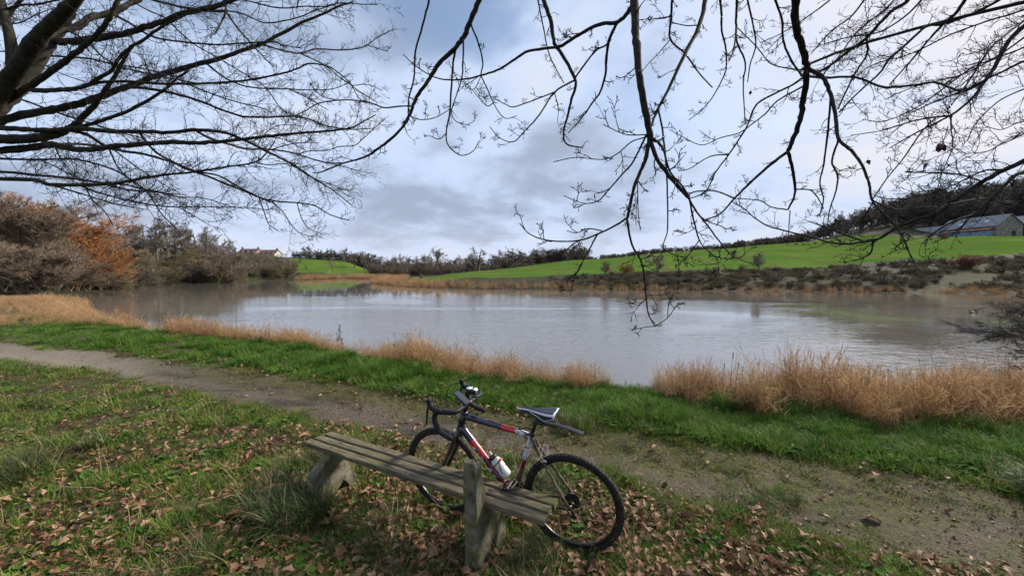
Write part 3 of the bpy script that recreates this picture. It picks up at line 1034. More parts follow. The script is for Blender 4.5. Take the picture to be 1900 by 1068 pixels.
pts, hs, idx = [], [], []
while len(pts) < 700:
    px = ru(1470, 2500); d = ru(112, 240)
    x = (px - 950) / FPX * d
    lo = np.interp(px, [1470, 1560, 1650, 1740, 1900, 2500], [158, 150, 138, 130, 131, 126])
    if d < lo or (rng.random() > .4 and d > 190):
        continue
    edge = np.interp(px, [1470, 1600, 1750], [.45, .8, 1.0])
    pts.append((x, d)); hs.append(ru(8, 13) * edge); idx.append(rng.choice([0, 1, 2, 3, 7]))
wood('hillside_wood', pts, hs, idx, 'dark bare wood covering the hill behind the barn', 1.25)
pts, hs, idx = [], [], []
for k in range(420):
    px = ru(1085, 1490); d = np.interp(px, [1085, 1300, 1490], [142, 152, 162]) + ru(0, 22)
    pts.append(((px - 950) / FPX * d, d)); hs.append(np.interp(px, [1085, 1300, 1490], [1.8, 2.4, 4.0]) * ru(.6, 1.25)); idx.append(rng.choice([2, 4, 6, 7, 3]))
wood('ridge_hedge', pts, hs, idx, 'grey-brown hedge and trees along the ridge above the field', 1.4)
pts, hs, idx = [], [], []
for k in range(420):
    px = ru(-500, 560); d = ru(110, 260) if rng.random() < .5 else np.interp(px, [0, 230, 450], [60, 85, 112]) + ru(0, 40)
    if 440 < px and d > 125:
        continue
    if 430 < px < 530 and d > 120:
        continue
    pts.append(((px - 950) / FPX * d, d)); hs.append(ru(2.5, 5) * (.75 if px > 400 else 1)); idx.append(rng.choice([2, 5, 6, 7, 3]))
wood('slope_undergrowth', pts, hs, idx, 'brown undergrowth filling the wood on the left slope', 1.3)
pts, hs, idx = [], [], []
for k in range(420):
    px = ru(685, 1088); d = ru(146, 190)
    pts.append(((px - 950) / FPX * d, d)); hs.append(ru(2.5, 6)); idx.append(rng.choice([2, 3, 4, 2, 7]))
wood('belt_undergrowth', pts, hs, idx, 'brown bare trees massed behind the reed point', 1.3)
# bramble bank along the right shore
pts, hs, idx = [], [], []
for k in range(1800):
    px = ru(1020, 2700); t = ru(0, 1)
    d0 = np.interp(px, [1020, 1300, 1500, 1700, 1900, 2700], [51.6, 48.4, 46.7, 44.5, 42.3, 37]); d1 = np.interp(px, [1020, 1300, 1500, 1700, 1900, 2700], [60, 58.5, 59, 57, 54, 50])
    d = d0 + (d1 - d0) * t
    if fbm(np.array([px / 90.]), np.array([d / 3.]), 5)[0] < .36 and px > 1450:
        continue
    pts.append(((px - 950) / FPX * d, d)); hs.append(ru(.5, 1.0) * np.interp(px, [1020, 1150, 2700], [.7, 1, 1])); idx.append(rng.choice([4, 5, 5, 6]))
wood('bramble_bank', pts, hs, idx, 'dark bramble thicket covering the bank right of the lake', 1.8)
# bare dark bush reaching over the water at the right edge
TREES['spread'] = [make_tree(61, 10, kids=(8, 7, 6, 4), spread=1.25, clear=.04, stems=9, r0=.25, twig=.02, up=(-.02, .0, .02), wig=.16)]
_b = empty('bare_bush', (14.4, 9.6, -.95), 2.0); _b.scale = (.38, .38, .27)
obj_mat(link('trunk', TREES['spread'][0][0], _b), T_DARK); obj_mat(link('crown', TREES['spread'][0][1], _b), T_DARK)
tag(_b, 'dark bare bush spreading over the water at the right edge', 'bush')
# ------------------------------------------------------------------ the trees overhead
# each limb: pixels along it, width in pixels at its two ends; distance is carried over from the limb it grows from
LEFT = [
 ([(-40,230),(0,170),(25,138),(60,85),(95,45),(130,12),(150,-15),(180,-70),(215,-170),(240,-290),(280,-420),(300,-560)],36,4),
 ([(-30,225),(0,195),(45,150),(75,105),(100,70),(118,45),(132,20),(160,-60),(220,-150),(300,-240),(400,-300)],32,4),
 ([(25,138),(15,60),(-10,-40),(-20,-160),(20,-300),(40,-430)],20,3),
 ([(150,-15),(230,-80),(330,-130),(450,-160),(560,-170)],14,3), ([(215,-170),(150,-260),(60,-330),(-40,-380)],14,3), ([(180,-70),(290,-190),(420,-280),(520,-330)],12,3),
 ([(68,72),(115,56),(144,49),(173,31),(206,24),(227,14),(247,4),(275,-8)],14,9),
 ([(110,78),(144,76),(185,70),(222,64),(268,51),(305,39),(334,27),(367,20),(411,8),(440,-3)],14,8),
 ([(62,156),(93,134),(119,115),(148,93),(169,74),(185,60),(202,35),(214,12),(222,-6)],12,8),
 ([(60,168),(113,167),(144,163),(165,157),(185,144),(206,132),(222,107),(243,87),(264,76),(288,58),(321,39),(350,25)],9,4),
 ([(165,158),(196,152),(247,152),(309,156),(380,155),(432,152),(475,146),(525,136),(554,126),(575,118),(610,124),(640,145),(660,165),(700,190)],6,2),
 ([(-30,235),(31,216),(82,206),(124,198),(165,187),(206,171),(237,161),(288,142),(330,130),(360,121),(401,111),(442,97),(484,82),(535,56),(566,39),(607,23),(628,12),(655,4)],16,3),
 ([(237,161),(278,165),(330,175),(380,191),(401,200),(442,214),(459,217),(508,217),(545,216),(576,222),(607,234),(652,240),(690,238)],6,2),
 ([(-30,258),(41,258),(78,254),(99,250),(115,245),(134,235),(152,219),(179,190),(198,163),(214,140),(237,99),(247,87)],20,4),
 ([(125,240),(175,228),(202,219),(233,208),(257,196),(284,181),(309,163),(330,144),(350,132)],8,4),
 ([(-30,236),(41,239),(82,242),(144,239),(206,244),(268,244),(309,246),(360,241),(394,243),(427,249),(468,267),(495,281),(535,301),(562,317),(585,333),(618,353),(652,380)],11,2),
 ([(-30,281),(41,276),(93,268),(113,272),(144,278),(181,276),(206,272),(257,268),(309,264),(360,265),(405,263),(450,258),(495,253),(551,247),(596,244),(648,238),(675,225),(697,213)],15,2),
 ([(128,241),(160,249),(181,262),(202,274),(227,280),(257,284),(288,291),(319,301),(360,317),(405,335),(450,353),(481,366),(517,374),(551,376),(585,382),(612,398),(648,409)],7,2),
 ([(93,268),(144,267),(185,271)],6,5),
 ([(-30,293),(41,296),(72,296),(134,295),(175,303),(216,317),(247,336),(274,357),(288,379),(299,396),(321,418),(332,428)],5,2),
 ([(-30,316),(62,324),(113,329),(154,334),(185,338),(227,342),(268,350),(309,359),(346,361)],6,2),
 ([(-30,331),(62,334),(93,342),(144,343),(196,342),(227,338),(268,330),(309,324),(360,319),(416,310),(472,301),(495,283),(510,262)],9,2),
 ([(100,344),(160,362),(216,379),(274,389)],4,1.5),
 ([(150,345),(185,358),(222,368),(247,373),(288,381),(330,384),(405,384),(461,385),(500,390)],4,1.5),
 ([(196,342),(237,352),(288,356),(330,365),(380,368),(430,384)],4,1.5),
 ([(76,297),(103,309),(140,328),(165,336)],3,2), ([(101,270),(115,297),(142,328)],3,2), ([(202,274),(218,309),(241,332),(268,357)],3,2),
 ([(206,274),(247,305),(288,332),(334,359)],3,1.5), ([(158,345),(169,367),(194,392),(210,418)],3,1.5),
 ([(257,244),(284,278),(319,299),(350,315),(405,326),(439,344),(477,364),(510,378)],5,3),
 ([(-30,168),(41,185),(82,200),(134,218),(154,224),(196,237),(227,247),(270,257)],5,2.5),
 ([(-30,93),(31,99),(72,115),(103,132),(134,144),(161,152)],3,1.5),
 ([(120,54),(161,76),(185,101),(216,119),(268,128),(330,144)],4,2.5), ([(95,104),(165,109),(206,119),(247,130),(309,144),(380,157)],4,2.5),
 ([(206,24),(247,47),(278,66),(319,76),(401,83),(442,81),(504,78),(525,84),(560,90)],5,2),
 ([(247,4),(278,21),(309,35),(330,56),(360,82),(400,105),(450,135),(490,160),(520,200),(540,217)],3,2),
 ([(268,-4),(330,12),(380,20),(419,21)],5,5), ([(416,-6),(419,21),(411,41),(401,60)],5,3), ([(419,21),(442,54),(457,70),(475,91),(494,111),(508,124)],4,2),
 ([(419,20),(446,25),(471,35),(492,43),(525,39),(558,31),(587,19),(628,6)],3,2), ([(440,-3),(504,13),(535,15),(566,12),(603,12),(632,6),(669,8),(700,9)],3,1.5),
 ([(484,82),(521,93),(556,99),(587,91),(628,93),(659,91),(681,84),(700,70),(731,54)],4,1.5), ([(681,84),(720,96)],2,1.5),
 ([(556,99),(587,113),(607,124),(628,142),(652,159),(669,185),(700,194)],3,1.5), ([(652,159),(681,157),(710,168)],2,1.2),
 ([(380,116),(411,140),(432,152),(459,161),(504,165),(535,165),(566,167),(617,165),(650,152)],4,1.5), ([(535,165),(556,175),(576,185),(610,205)],2.5,1.2),
 ([(350,157),(401,177),(442,190),(484,200),(504,208)],3,2), ([(362,241),(387,256),(416,265),(450,275),(472,277),(499,277),(540,283),(573,293),(607,302),(634,302)],6,2.5),
 ([(499,254),(526,258),(544,267),(567,279)],2,1.5), ([(477,272),(486,256),(504,238),(531,231),(562,234)],2,1.5),
 ([(555,285),(576,280),(607,279),(630,272),(657,270),(675,256),(697,236),(715,220)],2.5,1.5), ([(506,277),(528,270),(558,265),(589,265)],2.5,1.5),
 ([(477,302),(499,306),(528,304),(546,310),(569,324),(600,338)],2.5,1.5), ([(481,366),(490,393),(499,416),(517,429)],2.5,1.5), ([(504,372),(526,395),(540,416),(555,431),(573,438)],2.5,1.5),
 ([(551,376),(558,400),(571,422),(596,434)],2,1.2), ([(-30,30),(37,10),(66,9),(93,3),(119,-2)],5,3), ([(-30,70),(-5,45),(12,31),(25,16),(45,-6)],9,6), ([(-5,45),(35,43),(68,27),(101,14)],3,1.5),
 ([(585,333),(610,340),(640,352),(660,350)],2,1), ([(607,302),(640,310),(670,318),(700,322)],2,1), ([(330,384),(360,400),(390,418),(420,426)],2,1), ([(618,353),(640,352),(665,358)],1.6,1),
]
RIGHT = [
 ([(1172,-60),(1176,-10),(1179,37),(1181,85),(1187,146),(1197,207),(1205,243),(1206,262)],17,13),
 ([(1205,255),(1199,290),(1192,310),(1176,349),(1164,404)],10,6.5), ([(1164,404),(1140,419),(1113,432),(1074,446),(1019,446),(983,434),(964,414)],5,2),
 ([(1074,446),(1060,455),(1050,464),(1027,473),(991,481),(946,467)],3,1.5), ([(1117,428),(1090,424),(1070,432),(1052,428)],3,1.5), ([(1109,434),(1089,471),(1066,515),(1058,548)],4,1.5),
 ([(1163,404),(1172,452),(1192,491),(1198,542),(1203,581),(1215,605)],5,2.5), ([(1215,605),(1200,606),(1188,609)],2.2,1.5), ([(1215,605),(1239,589),(1255,566)],2.2,1.5), ([(1239,589),(1240,570),(1247,546)],2,1.2), ([(1199,554),(1184,566),(1172,560)],2.4,1.5), ([(1199,548),(1235,546)],2,1.2),
 ([(1205,259),(1223,302),(1255,342),(1276,366)],10,7), ([(1276,366),(1292,392),(1315,421),(1347,463),(1368,479),(1399,490)],4.5,2), ([(1278,362),(1287,408),(1300,450),(1323,473)],4.5,2), ([(1323,473),(1331,480),(1334,502)],2.2,1.5), ([(1297,446),(1279,471),(1263,488)],2.5,1.5), ([(1323,473),(1345,480),(1368,479)],2,1.5), ([(1276,366),(1298,400),(1317,412),(1340,420)],4,2),
 ([(1199,250),(1176,298),(1152,326),(1125,357),(1109,373),(1082,377),(1046,363)],4.5,1.5), ([(1200,250),(1160,249),(1119,231)],3,1.5), ([(1200,254),(1172,263),(1144,286),(1117,296),(1070,292),(1027,300)],3,1.5), ([(1183,335),(1184,389),(1188,428)],2.4,1.5),
 ([(1320,-60),(1308,0),(1297,49),(1268,105),(1244,158),(1219,207),(1206,240)],10,5), ([(1222,205),(1229,240),(1235,292),(1238,345),(1239,397),(1238,431),(1231,458),(1252,473),(1276,477)],4.5,1.8), ([(1208,253),(1229,274),(1242,316),(1263,342),(1277,362)],5,4),
 ([(1176,0),(1168,19),(1146,41),(1110,46),(1073,66),(1044,84),(1029,88),(981,95),(956,110),(928,128),(900,138),(860,147),(815,146),(776,126),(748,101)],9,1.8),
 ([(1146,41),(1131,73),(1125,110),(1124,136),(1114,170),(1102,187),(1088,207),(1073,226),(1054,247)],7,2),
 ([(995,-60),(1009,0),(1023,42),(1029,81),(1043,101),(1068,152),(1060,185),(1054,213),(1046,244),(1051,267),(1082,274)],10,2.5), ([(988,-60),(998,0),(1009,56),(1020,104),(1046,154)],4,2),
 ([(1068,148),(1029,171),(1001,213),(973,244),(953,263),(928,256),(908,235)],4,1.5), ([(1029,171),(959,197),(939,194),(914,181)],3,1.5), ([(1066,146),(1083,122),(1105,95),(1124,84)],4,4), ([(1029,173),(1036,200),(1034,228)],2.2,1.2),
 ([(915,-60),(889,0),(872,42),(860,70),(844,90),(815,118),(793,152),(773,180),(759,216),(737,247),(697,279),(675,292),(636,303),(596,319),(580,321)],12,2),
 ([(805,-60),(796,0),(787,37),(771,96),(768,146),(759,180),(757,211)],5,3), ([(762,197),(740,197),(714,200),(690,192),(657,186),(628,186),(591,192),(566,206),(545,216)],3.5,2), ([(628,186),(603,181),(587,171),(574,152)],2.4,1.5),
 ([(846,90),(841,118),(837,169),(834,213),(828,247),(832,270),(855,288),(877,281),(888,263)],5,1.5), ([(860,70),(859,121),(856,149),(844,185),(838,208),(846,225),(872,233)],4,1.5), ([(874,45),(889,84),(896,118),(893,140),(905,166),(917,194),(936,219),(959,215)],4,1.5), ([(757,214),(780,222),(808,218),(834,203)],2.6,1.5), ([(828,247),(815,258),(797,252)],2.4,1.5), ([(893,140),(880,165),(862,160)],2.2,1.2), ([(917,190),(905,197),(893,186),(870,160)],2.4,1.2),
 ([(1250,-60),(1247,0),(1245,37),(1244,73),(1273,102),(1297,136),(1322,163)],6,2.5), ([(1244,73),(1224,97),(1200,122),(1180,150)],2.6,1.2), ([(1246,30),(1225,34),(1200,38),(1188,55)],2.6,1.2), ([(1300,46),(1275,48),(1246,42)],2.6,2),
 ([(1334,-60),(1336,0),(1339,24),(1339,56),(1346,85),(1348,110),(1344,139),(1322,180),(1302,204),(1278,223)],5.5,1.5), ([(1372,-60),(1368,0),(1366,49),(1368,80),(1383,117),(1379,158),(1383,231)],6,2), ([(1366,50),(1362,90),(1352,112)],3.5,3), ([(1380,-60),(1387,0),(1397,44),(1402,85),(1392,119),(1387,153)],4.5,2), ([(1425,-60),(1439,0),(1451,37),(1453,73),(1468,112),(1485,136)],5,4),
 ([(1475,-60),(1475,-10),(1477,49),(1487,85),(1496,122),(1496,146),(1490,195),(1482,231),(1470,262),(1462,281)],16,8), ([(1462,281),(1423,311),(1384,347),(1363,368),(1336,397),(1305,408)],7,2.5), ([(1462,281),(1470,311),(1475,345),(1473,366),(1462,389)],7,3.5), ([(1466,390),(1464,420),(1462,455)],2.2,1.5), ([(1462,389),(1431,384),(1410,372),(1368,368)],3,2), ([(1476,351),(1504,353),(1520,371),(1528,387)],3.2,2), ([(1363,368),(1330,355),(1300,354),(1279,359)],3.5,3),
 ([(1498,128),(1526,144),(1541,175),(1550,212),(1556,258),(1579,279),(1600,308),(1613,342),(1620,376),(1661,418),(1679,447),(1689,473),(1702,488),(1729,486)],9,1.8), ([(1556,258),(1544,298),(1554,326),(1550,358),(1540,387),(1535,420)],4.5,2), ([(1541,180),(1536,240),(1528,305),(1521,340),(1528,371),(1520,400)],4.5,2), ([(1620,372),(1645,384),(1674,389),(1708,384),(1750,383)],3,1.5), ([(1620,376),(1600,405),(1580,415),(1556,405)],3,1.5), ([(1619,370),(1645,332),(1679,290),(1710,245),(1740,215)],2.5,3), ([(1679,440),(1660,460),(1672,452)],2,1.2),
 ([(1496,140),(1466,160),(1419,183),(1400,200),(1383,240),(1352,287),(1328,319),(1315,347),(1300,361),(1281,368)],4.5,2.2), ([(1494,158),(1443,187),(1419,212),(1385,239),(1368,262)],4,2), ([(1352,287),(1318,290),(1279,313),(1258,317)],3,1.4), ([(1383,240),(1368,248),(1336,256),(1302,269),(1265,253),(1242,240)],2.6,1.4), ([(1496,130),(1470,128),(1430,118),(1402,85),(1366,50)],3,2),
]
FAR_RIGHT = [
 ([(1526,144),(1540,144),(1589,144),(1637,161),(1686,159),(1735,153),(1764,163),(1783,168),(1818,156),(1832,146)],5,4),
 ([(1720,-60),(1686,0),(1657,19),(1632,44),(1608,71),(1572,97),(1540,122),(1510,138)],8,5), ([(1608,71),(1608,102),(1584,141),(1555,202)],5,3),
 ([(1830,-60),(1791,0),(1771,27),(1749,46),(1720,78),(1691,112),(1650,158)],8,2.5), ([(1749,46),(1720,49),(1681,83),(1647,114),(1632,136),(1589,175),(1557,209)],6,3), ([(1920,-50),(1854,0),(1808,24),(1755,45)],7,5),
 ([(1960,0),(1900,39),(1856,73),(1832,97),(1791,161),(1759,202)],6,2.5), ([(1970,0),(1900,49),(1869,80),(1844,127),(1822,158),(1803,183),(1764,214),(1706,243),(1650,275)],10,2), ([(1980,90),(1900,114),(1864,131),(1832,146),(1783,170),(1720,195),(1680,215)],6,2), ([(1764,214),(1710,221),(1662,234),(1632,243),(1579,251)],4,1.5),
 ([(1990,250),(1905,296),(1855,319),(1815,342),(1776,368),(1739,395),(1697,408),(1658,426),(1632,442),(1606,447),(1579,439),(1540,424),(1499,410)],11,2), ([(1632,442),(1580,452),(1540,450),(1515,442),(1449,426),(1423,418),(1399,403),(1381,387),(1357,374)],5,1.8), ([(1620,447),(1616,468),(1600,479),(1579,484),(1556,486)],4,1.5),
 ([(1990,285),(1905,318),(1881,327),(1842,366),(1807,397),(1776,408),(1745,424),(1724,439),(1716,458)],9,2), ([(1807,397),(1771,431),(1731,452)],2.4,1.2), ([(1842,366),(1797,371),(1740,383)],2.4,1.2), ([(1840,368),(1868,379),(1920,386)],3,2),
 ([(1823,337),(1790,326),(1750,321),(1680,319)],3.5,3), ([(1980,200),(1900,248),(1855,269),(1831,281),(1790,285)],4,1.5), ([(1865,315),(1828,316),(1792,332),(1739,355),(1687,367),(1645,368),(1621,361)],4,1.5), ([(1764,214),(1765,240),(1768,271),(1750,316),(1734,366)],3,1.4),
 ([(1960,60),(1900,88),(1840,112),(1780,140),(1700,160),(1640,185)],4,1.6), ([(1970,-20),(1900,18),(1830,40),(1760,66),(1690,100),(1620,120),(1580,150)],4.5,1.6), ([(1760,-50),(1720,-10),(1680,30),(1630,60),(1570,70),(1520,85)],5,1.6), ([(1640,-60),(1610,-10),(1580,30),(1540,60),(1505,100)],5,2), ([(1900,70),(1850,105),(1800,128),(1730,180),(1690,205),(1640,225),(1600,222)],4,1.5), ([(1960,140),(1900,165),(1850,190),(1810,230),(1795,262)],3.5,1.5), ([(1985,215),(1900,225),(1860,240),(1830,235)],3,1.4),
 ([(1570,-40),(1545,-5),(1500,30),(1450,62),(1410,80)],4,1.4), ([(1700,-50),(1650,10),(1590,60),(1560,100),(1525,142)],4,2.5),
]

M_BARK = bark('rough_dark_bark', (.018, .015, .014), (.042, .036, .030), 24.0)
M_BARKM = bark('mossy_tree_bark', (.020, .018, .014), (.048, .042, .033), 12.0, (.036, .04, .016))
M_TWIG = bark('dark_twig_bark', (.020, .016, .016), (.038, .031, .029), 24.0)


def limbs3d(specs, depth0, dslope, seed, jit=.45):
    rg = np.random.default_rng(seed)
    out = []; known = []
    for pts, w0, w1 in specs:
        pts = np.array(pts, float)
        d0 = None
        if known:
            K = np.vstack(known)
            q = np.hypot(K[:, 0] - pts[0, 0], K[:, 1] - pts[0, 1])
            if q.min() < 16:
                d0 = K[q.argmin(), 2]
        inherited = d0 is not None
        if d0 is None:
            d0 = depth0 + rg.normal(0, jit)
        length = np.hypot(*np.diff(pts, axis=0).T).sum()
        s = np.concatenate([[0], np.cumsum(np.hypot(*np.diff(pts, axis=0).T))]) / length
        drift = rg.normal(dslope, .8) * length / 700
        dd = d0 * (1 + np.clip(drift, -.3, .3) * s + .02 * np.sin(s * 7 + rg.uniform(0, 6)) * s)
        dd = np.clip(dd, depth0 * .62, depth0 * 1.7)
        known.append(np.column_stack([crom(np.column_stack([pts, dd]), 4)]))
        P = np.array([at_depth(p[0], p[1], d) for p, d in zip(pts, dd)])
        P = crom(P, 5)
        w = np.interp(np.linspace(0, 1, len(P)), [0, 1], [w0, w1]) * .86
        dep = np.maximum(P[:, 1], .5)
        R = np.maximum(w / 2 * dep / FPX, .0022)
        out.append([P, R, inherited])
    return out


def twigs_for(P, R, rg, dens, size, droop):
    """fine twigs growing from a limb, in three orders, each ending in a bud"""
    L = np.linalg.norm(np.diff(P, axis=0), axis=1); tot = L.sum()
    n = max(3, int(tot * dens))
    cum = np.concatenate([[0], np.cumsum(L)])
    u = rg.uniform(.06, 1, n) ** .8 * tot
    k = np.clip(np.searchsorted(cum, u) - 1, 0, len(L) - 1)
    f = ((u - cum[k]) / L[k])[:, None]
    S = P[k] * (1 - f) + P[k + 1] * f
    T = unit(P[k + 1] - P[k])
    q = rg.normal(0, 1, S.shape); q -= T * (q * T).sum(1, keepdims=True); q = unit(q)
    D = unit(T * .75 + q * rg.uniform(.5, 1.1, (n, 1)) + np.array([0, 0, droop]))
    Ls = rg.uniform(.35, 1.2, n) * size * (1.1 - .45 * u / tot)
    Rs = np.minimum(R[k] * .6, .0046)
    segs = []
    P1, R1 = grow(S, D, Ls, np.maximum(Rs, .0030), 6, .20, .05, rg); segs.append(seg_of(P1, R1))
    s = spawn(P1, R1, 3, .2, 1.0, .75, .48, .8, rg, Ls, .3)
    s = (s[0], s[1], s[2], np.maximum(s[3], .0023)); P2, R2 = grow(*s, 4, .24, .07, rg); segs.append(seg_of(P2, np.maximum(R2, .0016)))
    s = spawn(P2, R2, 2, .25, 1.0, .8, .42, .85, rg, s[2], .2)
    s = (s[0], s[1], np.maximum(s[2], .015), np.maximum(s[3], .0016)); P3, R3 = grow(*s, 2, .2, .08, rg); segs.append(seg_of(P3, np.full_like(R3, .0015)))
    # buds
    for PP in (P2, P3):
        e = PP[:, -1]; d = unit(PP[:, -1] - PP[:, -2])
        nb = len(e); segs.append((e, e + d * .009, np.full(nb, .0030), np.full(nb, .0008)))
    return prisms(*cat_segs(segs), 3)


def overhead_tree(name, label, specs, depth, slope, seed, base, head, r_trunk, dens, size, droop, mat_b, mat_main):
    rg = np.random.default_rng(seed + 100)
    t = empty(name, tuple(base))
    off = np.asarray(base, float)
    head = np.asarray(head, float)
    # trunk from the ground to the fork
    P = crom([off, off + (head - off) * np.array([.25, .25, .34]), off + (head - off) * np.array([.55, .5, .68]), head], 8)
    rad = np.linspace(r_trunk, r_trunk * .62, len(P)); rad[:4] *= np.array([1.5, 1.3, 1.15, 1.05])
    P = P + np.random.default_rng(seed).normal(0, .012, P.shape)
    MB().tube(P - off, rad, 14).build('trunk', mat_main, t, True)
    for P, R, inh in limbs3d(specs, depth, slope, seed):
        if not inh:
            # carry the limb on, out of the picture, to the trunk
            p0 = P[0]; dv = unit(p0 - P[2]); dist = np.linalg.norm(head - p0)
            a = p0 + dv * dist * .33; b = head + (p0 - head) * .3 + np.array([0, 0, .15 * dist])
            tt = np.linspace(0, 1, 14)[:-1][:, None]
            C = (1 - tt) ** 3 * head + 3 * (1 - tt) ** 2 * tt * b + 3 * (1 - tt) * tt ** 2 * a + tt ** 3 * p0
            rr = np.linspace(min(R[0] * 1.7, r_trunk * .5), R[0] * 1.02, len(C))
            n_ext = len(C)
            P_all = np.vstack([C, P]); R_all = np.concatenate([rr, R])
        else:
            P_all, R_all = P, R
        seg = np.linalg.norm(np.diff(P_all, axis=0), axis=1)
        Pn = P_all + rg.normal(0, 1, P_all.shape) * np.minimum(R_all * .12, .004)[:, None]
        Rn = R_all * (1 + rg.normal(0, .05, len(R_all)))
        big = R[0] > .02
        br = MB().tube(Pn - off, Rn, 9 if big else 5).build('branch', mat_b if not big else mat_main, t, True)
        V, Q = twigs_for(P, R, rg, dens, size, droop)
        tw = link('twigs', mesh_np('twigs', V - off, Q, [M_TWIG]), br)
        tw['kind'] = 'stuff'
    tag(t, label, 'tree')
    return t


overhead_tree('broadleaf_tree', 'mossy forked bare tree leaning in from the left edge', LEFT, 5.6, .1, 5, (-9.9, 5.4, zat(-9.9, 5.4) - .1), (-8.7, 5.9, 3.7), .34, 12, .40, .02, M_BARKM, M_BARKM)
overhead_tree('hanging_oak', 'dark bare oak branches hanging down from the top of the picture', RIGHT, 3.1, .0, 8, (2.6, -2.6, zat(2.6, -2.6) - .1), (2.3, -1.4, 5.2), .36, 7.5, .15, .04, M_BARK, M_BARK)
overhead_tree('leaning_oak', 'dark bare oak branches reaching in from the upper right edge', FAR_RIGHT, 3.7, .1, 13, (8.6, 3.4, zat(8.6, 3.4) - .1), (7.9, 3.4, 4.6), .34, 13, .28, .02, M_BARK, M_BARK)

# a few withered leaves still hanging
M_DEAD = simple('withered_leaf', (.05, .026, .022), .7, var=.3)
def dead_clump(px, py, d, n, size, label, seed):
    rg = np.random.default_rng(seed); c = at_depth(px, py, d); b = MB()
    for k in range(n):
        dr = unit(np.array([rg.normal(0, .6), rg.normal(0, .6), -1.0])); s = unit(np.cross(dr, rg.normal(0, 1, 3))); q = np.cross(dr, s); L = size * rg.uniform(.6, 1.1)
        w = np.array([.05, .25, .32, .2, .02]) * L
        V = []
        for i in range(5):
            ctr = dr * L * i / 4 + q * .12 * L * math.sin(i * 1.3 + k)
            V += [ctr - s * w[i], ctr + q * .08 * L, ctr + s * w[i]]
        b.add(V, [[i * 3 + j, i * 3 + j + 1, i * 3 + j + 4, i * 3 + j + 3] for i in range(4) for j in (0, 1)])
        b.tube([(0, 0, .03), (0, 0, 0), dr * L * .2], .0012, 3, False)
    o = b.build('withered_leaf', M_DEAD, None); o.location = c
    tag(o, label, 'leaf')
dead_clump(1746, 268, 3.6, 7, .075, 'largest withered leaf clump hanging from the right-hand twigs', 1)
dead_clump(1610, 297, 3.4, 5, .05, 'small withered leaf clump right of the second thick branch', 2)
dead_clump(892, 82, 3.1, 2, .035, 'single withered leaf near the top of the left hanging branch', 3)
dead_clump(1072, 288, 3.1, 1, .04, 'lone withered leaf on a twig above the middle of the lake', 4)
dead_clump(1251, 263, 3.1, 1, .045, 'pale curled leaf dangling right of the thick hanging branch', 5)
dead_clump(1393, 168, 3.2, 2, .035, 'tiny withered leaf between the two thick hanging branches', 6)
# ------------------------------------------------------------------ bench
def mk_plank():
    m, nt, b = mat('weathered_grey_wood'); g = NT(nt); o = g.obj()
    gr = g.noise(o, 9, 6, .65, .6, (.7, 9, 9))
    fine = g.noise(o, 40, 4, .7, .2, (.35, 6, 6))
    c = g.mix(g.ramp(gr, .34, .66), (.052, .043, .027), (.165, .138, .095))
    c = g.mix(g.ramp(fine, .55, .75, 0, .7), c, (.035, .03, .022))
    c = g.mix(g.ramp(g.noise(o, 3.2, 5, .6), .44, .66, 0, .75), c, (.075, .075, .028))
    c = g.mix(g.ramp(g.noise(o, 46, 2, .5), .70, .76, 0, .6), c, (.34, .34, .30))
    g.put(c, b.inputs['Base Color']); b.inputs['Roughness'].default_value = .85; b.inputs['Specular IOR Level'].default_value = .2
    g.put(g.bump(g.math('ADD', gr, g.math('MULTIPLY', fine, .6)), .5, .004), b.inputs['Normal'])
    return m


def mk_concrete():
    m, nt, b = mat('mossy_old_concrete'); g = NT(nt); o = g.obj()
    c = g.mix(g.ramp(g.noise(o, 11, 6, .65), .35, .65), (.075, .068, .048), (.19, .175, .13))
    c = g.mix(g.ramp(g.noise(o, 6, 6, .7), .45, .62, 0, .85), c, (.11, .105, .04))
    c = g.mix(g.ramp(g.noise(o, 16, 5, .7), .55, .68, 0, .8), c, (.045, .042, .028))
    c = g.mix(g.ramp(g.noise(o, 40, 3, .6), .66, .72, 0, .7), c, (.42, .38, .20))
    g.put(c, b.inputs['Base Color']); b.inputs['Roughness'].default_value = .93; b.inputs['Specular IOR Level'].default_value = .15
    g.put(g.bump(g.noise(o, 30, 6, .7), .7, .012), b.inputs['Normal'])
    return m


M_PLANK = mk_plank(); M_CONC = mk_concrete()
M_BOLT = simple('rusty_bolt', (.05, .035, .028), .7, .6)
B_DIR = np.array([.887, -.461]); B_PERP = np.array([.461, .887])      # along the seat towards its near end; across it, away from the camera
B_MID = np.array([-.740, 2.776]); B_LEN = 2.21; SEAT_Z = .42
bench = empty('park_bench', (B_MID[0], B_MID[1], zat(*B_MID)), math.atan2(B_DIR[1], B_DIR[0]))
tag(bench, 'weathered wooden bench on mossy concrete supports, bicycle leaning on it', 'bench')
BZ = SEAT_Z - bench.location.z      # seat top in the bench's own frame


